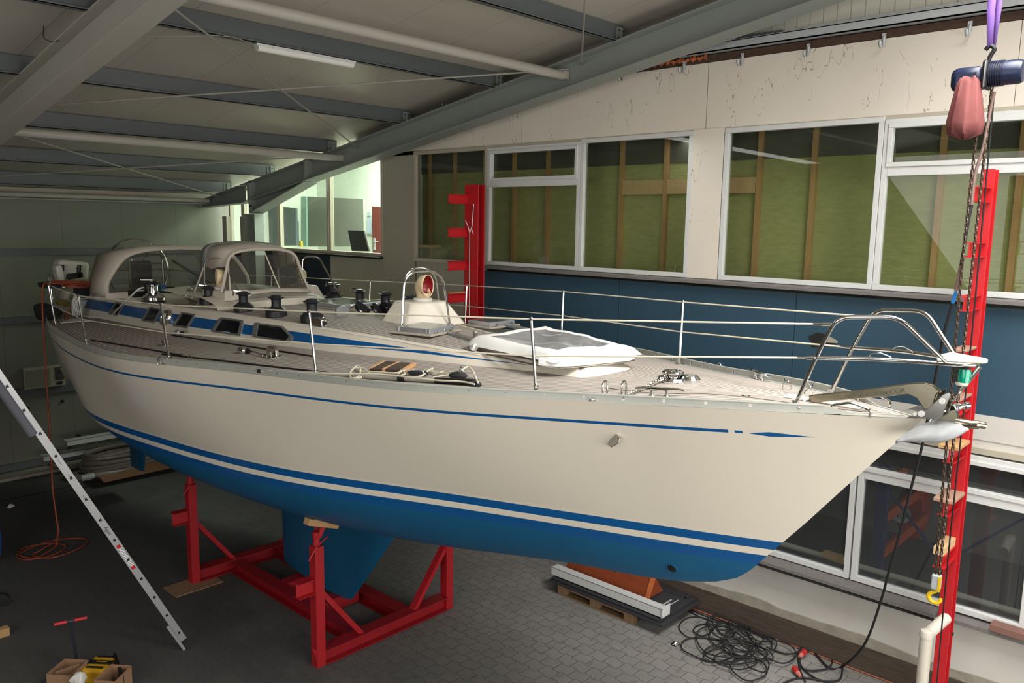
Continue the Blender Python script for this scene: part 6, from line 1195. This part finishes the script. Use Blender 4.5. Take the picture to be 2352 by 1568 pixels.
# ------------------------------------------------------------------ black cable heap and plugs
t = thing('black_cable', 'heap of black rubber cable in loose loops on the pavers by the wall', 'cable', az(1690, 1480, 0)); q = B(); rs = random.Random(11)
loops = [((1600, 1440), 40, 24, -0.1), ((1640, 1412), 62, 14, 0.25), ((1640, 1450), 45, 18, 0.1), ((1625, 1490), 60, 26, 0.2), ((1680, 1470), 55, 30, 0.4), ((1700, 1450), 60, 22, 0.3), ((1720, 1470), 55, 26, 0.2), ((1690, 1500), 70, 24, 0.0), ((1720, 1535), 40, 26, 0.2), ((1670, 1500), 55, 20, -0.2), ((1740, 1450), 45, 20, 0.3), ((1700, 1480), 40, 30, 0.1), ((1660, 1475), 65, 34, 0.25), ((1715, 1490), 62, 18, 0.3), ((1730, 1460), 55, 30, 0.45), ((1690, 1515), 48, 20, 0.1), ((1785, 1495), 45, 24, 0.3), ((1650, 1430), 28, 16, 0.2), ((1740, 1520), 30, 20, 0.5), ((1675, 1440), 50, 26, 0.1)]
for k, ((cx, cy), a_, b_, ro) in enumerate(loops):
    ph = rs.uniform(0, 6.28); pts = []
    for i in range(20):
        th = ph+2*pi*i/20; u_, v_ = a_*cos(th)*(1+0.06*sin(2*th+k)), b_*sin(th)*(1+0.08*cos(3*th+k)); P = az(cx+u_*cos(ro)-v_*sin(ro), cy+u_*sin(ro)+v_*cos(ro), 0.010+0.0035*k+0.006*sin(th*2+k)); P.x = min(P.x, 8.70); pts.append(P)
    q.tube(spline(pts, 2, closed=True), 0.0085, 6, closed=True)
q.tube(spline([az(1760, 1485, .03), az(1800, 1500, .02), az(1830, 1498, .05), az(1850, 1480, .03), az(1890, 1478, .02), az(1930, 1500, .02), az(1935, 1535, .02), az(1925, 1562, .02), az(1880, 1560, .02), az(1840, 1530, .02), az(1832, 1500, .03)], 6), 0.010, 6)
q.tube(spline([az(1835, 1515, .02), az(1850, 1538, .02), az(1900, 1535, .02), az(1910, 1512, .02), az(1880, 1492, .02), az(1845, 1500, .03), az(1836, 1530, .02), az(1850, 1565, .02)], 6), 0.010, 6); q.tube(spline([az(1800, 1568, .02), az(1840, 1556, .02), az(1900, 1566, .02), az(1920, 1580, .02)], 6), 0.010, 6)
q.build('coils', MATS['rubber'], t)
w1 = az(1905, 1532, .02); q = B(); q.tube(spline([az(1850, 1485, .03), w1, V((8.45, 2.75, 0.25)), V((8.2, 2.35, 1.1)), V((7.75, 2.05, 2.3)), V((7.45, 1.9, 3.6)), V((7.3, 1.88, 4.35))], 10), 0.012, 8)
q = B(); path = [az(1872, 1500, .02), az(1905, 1533, .02), az(1935, 1530, .03), ax(1985, 1480, 8.35), ax(2020, 1390, 8.1), ax(2045, 1300, 7.9), ax(2065, 1230, 7.8), ax(2098, 1100, 7.65), ax(2120, 1015, 7.55), ax(2152, 850, 7.4), ax(2170, 760, 7.3), ax(2189, 692, 7.25)]
q.tube(spline(path, 8), 0.0125, 8); q.build('rising_cable', MATS['rubber'], t)
M('blue_tape', (30, 120, 196), 0.4); M('sleeve_brown', (120, 98, 90), 0.7)
B().tube([ax(2188, 696, 7.25), ax(2196, 670, 7.24)], 0.014, 8).build('blue_tape', MATS['blue_tape'], t); B().tube(spline([ax(2196, 668, 7.24), ax(2202, 640, 7.23), ax(2207, 610, 7.22)], 4), 0.016, 8).build('sleeve', MATS['sleeve_brown'], t)
B().tube(spline([ax(2207, 610, 7.22), ax(2222, 520, 7.2), ax(2232, 470, 7.2)], 4), 0.012, 8).build('upper_cable', MATS['rubber'], t); B().tube(spline([ax(2232, 470, 7.2), ax(2240, 400, 7.2), ax(2258, 340, 7.2), ax(2268, 290, 7.2), ax(2284, 210, 7.2)], 4), 0.013, 8).build('cable_sleeve', MATS['sleeve_brown'], t)
for (a, c, lb) in (((1848, 1496), (1836, 1508), 'red power plug upright beside the cable heap near the wall'), ((1824, 1534), (1838, 1552), 'orange red power connector lying nearer the camera')):
    t = thing('power_plug', lb, 'plug', az(*a, 0)); p, r_ = az(*a, .05), az(*c, .04); B().tube([p, p+(r_-p)*0.6], [0.034, 0.03], 14).build('body', M('plug_red', (178, 40, 40), 0.4), t); B().tube([p+(r_-p)*0.6, r_], [0.028, 0.018], 12).build('grip', M('plug_pink', (190, 110, 100), 0.5), t)
for px, py, s_, lb in ((1552, 1477, 0.05, 'crumpled silver foil scrap on the pavers left of the cable heap'), (1712, 1436, 0.04, 'crumpled foil scrap against the wall foot behind the cable heap'), (24, 1163, 0.06, 'pale crumpled scrap on the dark floor at the left')):
    q = B(); q.lathe(az(px, py, s_*0.4), [(0.1*s_, -0.4*s_), (0.8*s_, -0.2*s_), (0.6*s_, 0.2*s_), (0.1*s_, 0.5*s_)], 9); q.v = [v+V((rs.uniform(-1, 1), rs.uniform(-1, 1), rs.uniform(-.4, .6)))*s_*0.4 for v in q.v]; tag(q.build('foil_scrap', MATS['chrome'] if px > 100 else MATS['canvas_white'], smooth=0), lb, 'litter')

# ------------------------------------------------------------------ electric chain hoist
M('hoist_navy', (24, 32, 58), 0.35, var=0.4, scale=14); M('bag_red', (112, 58, 56), 0.85, var=0.2, scale=6, bump=0.3, bs=20); M('sling_purple', (118, 84, 158), 0.75, var=0.2, scale=12); M('chain_dark', (84, 68, 56), 0.5, metal=0.6, var=0.3, scale=50)
hx = 7.2; t = thing('chain_hoist', 'navy electric chain hoist hanging from a purple sling with finned motor', 'hoist', (hx, 1.75, 6.0)); za0 = 6.02
B().cbox((hx, 1.885, za0-0.01), 0.17, 0.24, 0.18).build('gear_case', MATS['hoist_navy'], t, bevel=0.05, smooth=50); B().cbox((hx, 1.76, za0+0.01), 0.20, 0.04, 0.21).build('flange', MATS['black'], t, bevel=0.02, smooth=50)
q = B()
for k in range(6): q.lathe((hx, 1.735-0.016*k, za0+0.015), [(0.088, 0), (0.098, 0.002), (0.098, 0.007), (0.088, 0.009)], 24, axis=(0, -1, 0))
q.build('cooling_fins', MATS['hoist_navy'], t); B().lathe((hx, 1.645, za0+0.015), [(0.09, 0), (0.09, 0.10), (0.08, 0.125), (0.06, 0.13)], 26, axis=(0, -1, 0)).build('motor', MATS['hoist_navy'], t); B().lathe((hx, 1.645, za0+0.015), [(0.086, -0.1), (0.086, 0.01)], 24, axis=(0, -1, 0)).build('motor_core', MATS['black'], t)
B().tube([(hx, 1.76, za0+0.1), (hx, 1.755, za0+0.15), (hx+0.0, 1.72, za0+0.20), (hx, 1.76, za0+0.235), (hx, 1.79, za0+0.20)], 0.016, 10, fillet=0.03).build('top_hook', MATS['black'], t)
prof = [(0.05, 0.22), (0.075, 0.18), (0.105, 0.0), (0.125, -0.12), (0.115, -0.20), (0.03, -0.235)]; q = B(); q.lathe((hx-0.09, 1.86, 5.79), prof, 26); 
q.v = [V((v.x*1.0+0.010*sin(9*math.atan2(v.y-1.86, v.x-hx+0.09)), v.y+0.010*cos(7*math.atan2(v.y-1.86, v.x-hx+0.09)), v.z+0.01*sin(5*math.atan2(v.y-1.86, v.x-hx+0.09)))) for v in q.v]; q.build('chain_bag', MATS['bag_red'], t, smooth=70)
zb2 = 1.98
chain([(hx-0.02, 1.79, 5.6), (hx-0.0, 1.81, 4.6), (hx, 1.80, 3.4), (hx, 1.79, zb2)], 0.048, 0.0065, 0.031, 'chain_dark', 'load_chain', t, 8, 4); chain([(hx, 1.72, 5.95), (hx, 1.735, 4.6), (hx, 1.745, 3.4), (hx, 1.76, zb2)], 0.048, 0.0065, 0.031, 'chain_dark', 'load_chain', t, 8, 4)
B().tube([(hx, 1.70, 5.9), (hx, 1.69, 4.0), (hx+0.02, 1.71, 2.3), (hx+0.1, 1.72, 0.6), (hx+0.1, 1.72, 0.02)], 0.006, 6).build('pull_cord', MATS['black'], t)
p = V((hx, 1.775, zb2)); B().cbox(p+V((0, 0, -0.065)), 0.06, 0.07, 0.13).build('bottom_block', MATS['galvanised'], t, bevel=0.01, smooth=0); B().cbox(p+V((-0.025, -0.03, -0.07)), 0.02, 0.02, 0.13).build('yellow_edge', M('hook_yellow', (224, 184, 20), 0.4), t, smooth=0)
hp_ = [(0, 0, -0.12), (0, 0, -0.15), (0, 0.03, -0.17), (0, 0.05, -0.205), (0, 0.03, -0.24), (0, -0.012, -0.25), (0, -0.042, -0.225), (0, -0.045, -0.20)]
B().tube([p+V(a) for a in spline(hp_, 4)], [0.011+0.008*sin(pi*min(i/28, 1)) for i in range(29)], 10).build('load_hook', MATS['hook_yellow'], t)
t = thing('lifting_sling', 'purple lifting sling looped above the chain hoist', 'sling', (hx, 1.74, 6.2)); q = B(); q.grid([[(hx-0.02, 1.775, 6.24), (hx-0.02, 1.80, 6.5), (hx-0.02, 1.785, 7.6)], [(hx+0.01, 1.745, 6.23), (hx+0.0, 1.75, 6.5), (hx, 1.74, 7.6)]]); q.build('sling_leg', MATS['sling_purple'], t, solid=0.008)
q = B(); q.grid([[(hx+0.03, 1.755, 6.24), (hx+0.03, 1.76, 6.5), (hx+0.03, 1.745, 7.6)], [(hx+0.03, 1.73, 6.23), (hx+0.03, 1.715, 6.5), (hx+0.03, 1.69, 7.6)]]); q.build('sling_leg', MATS['sling_purple'], t, solid=0.008)
t = thing('hoist_beam', 'steel runway beam above the picture carrying the purple sling', 'beam', (hx, 1.7, 7.6)); B().ibeam((hx, -3, 7.2+0.45), (hx, 3.2, 7.2+0.0), 0.12, 0.2).build('beam', MATS['steel_paint'], t, smooth=0); bpy.data.objects.remove([c for c in bpy.data.objects if c.parent == t][0]); bpy.data.objects.remove(t)
# torn hole in the blue wall panel
t = tag(B().prism([ax(a, c, 8.795) for a, c in ((1858, 772), (1878, 763), (1898, 768), (1925, 783), (1923, 788), (1895, 795), (1866, 797))], (-0.004, 0, 0)).build('torn_hole', MATS['soot'], smooth=0), 'ragged dark hole torn in the blue wall panel behind the bow rail', 'hole')
B().prism([ax(a, c, 8.79) for a, c in ((1898, 768), (1925, 783), (1923, 788), (1900, 786))], (-0.006, 0, 0)).build('torn_flap', MATS['panel_grey'], t, smooth=0)
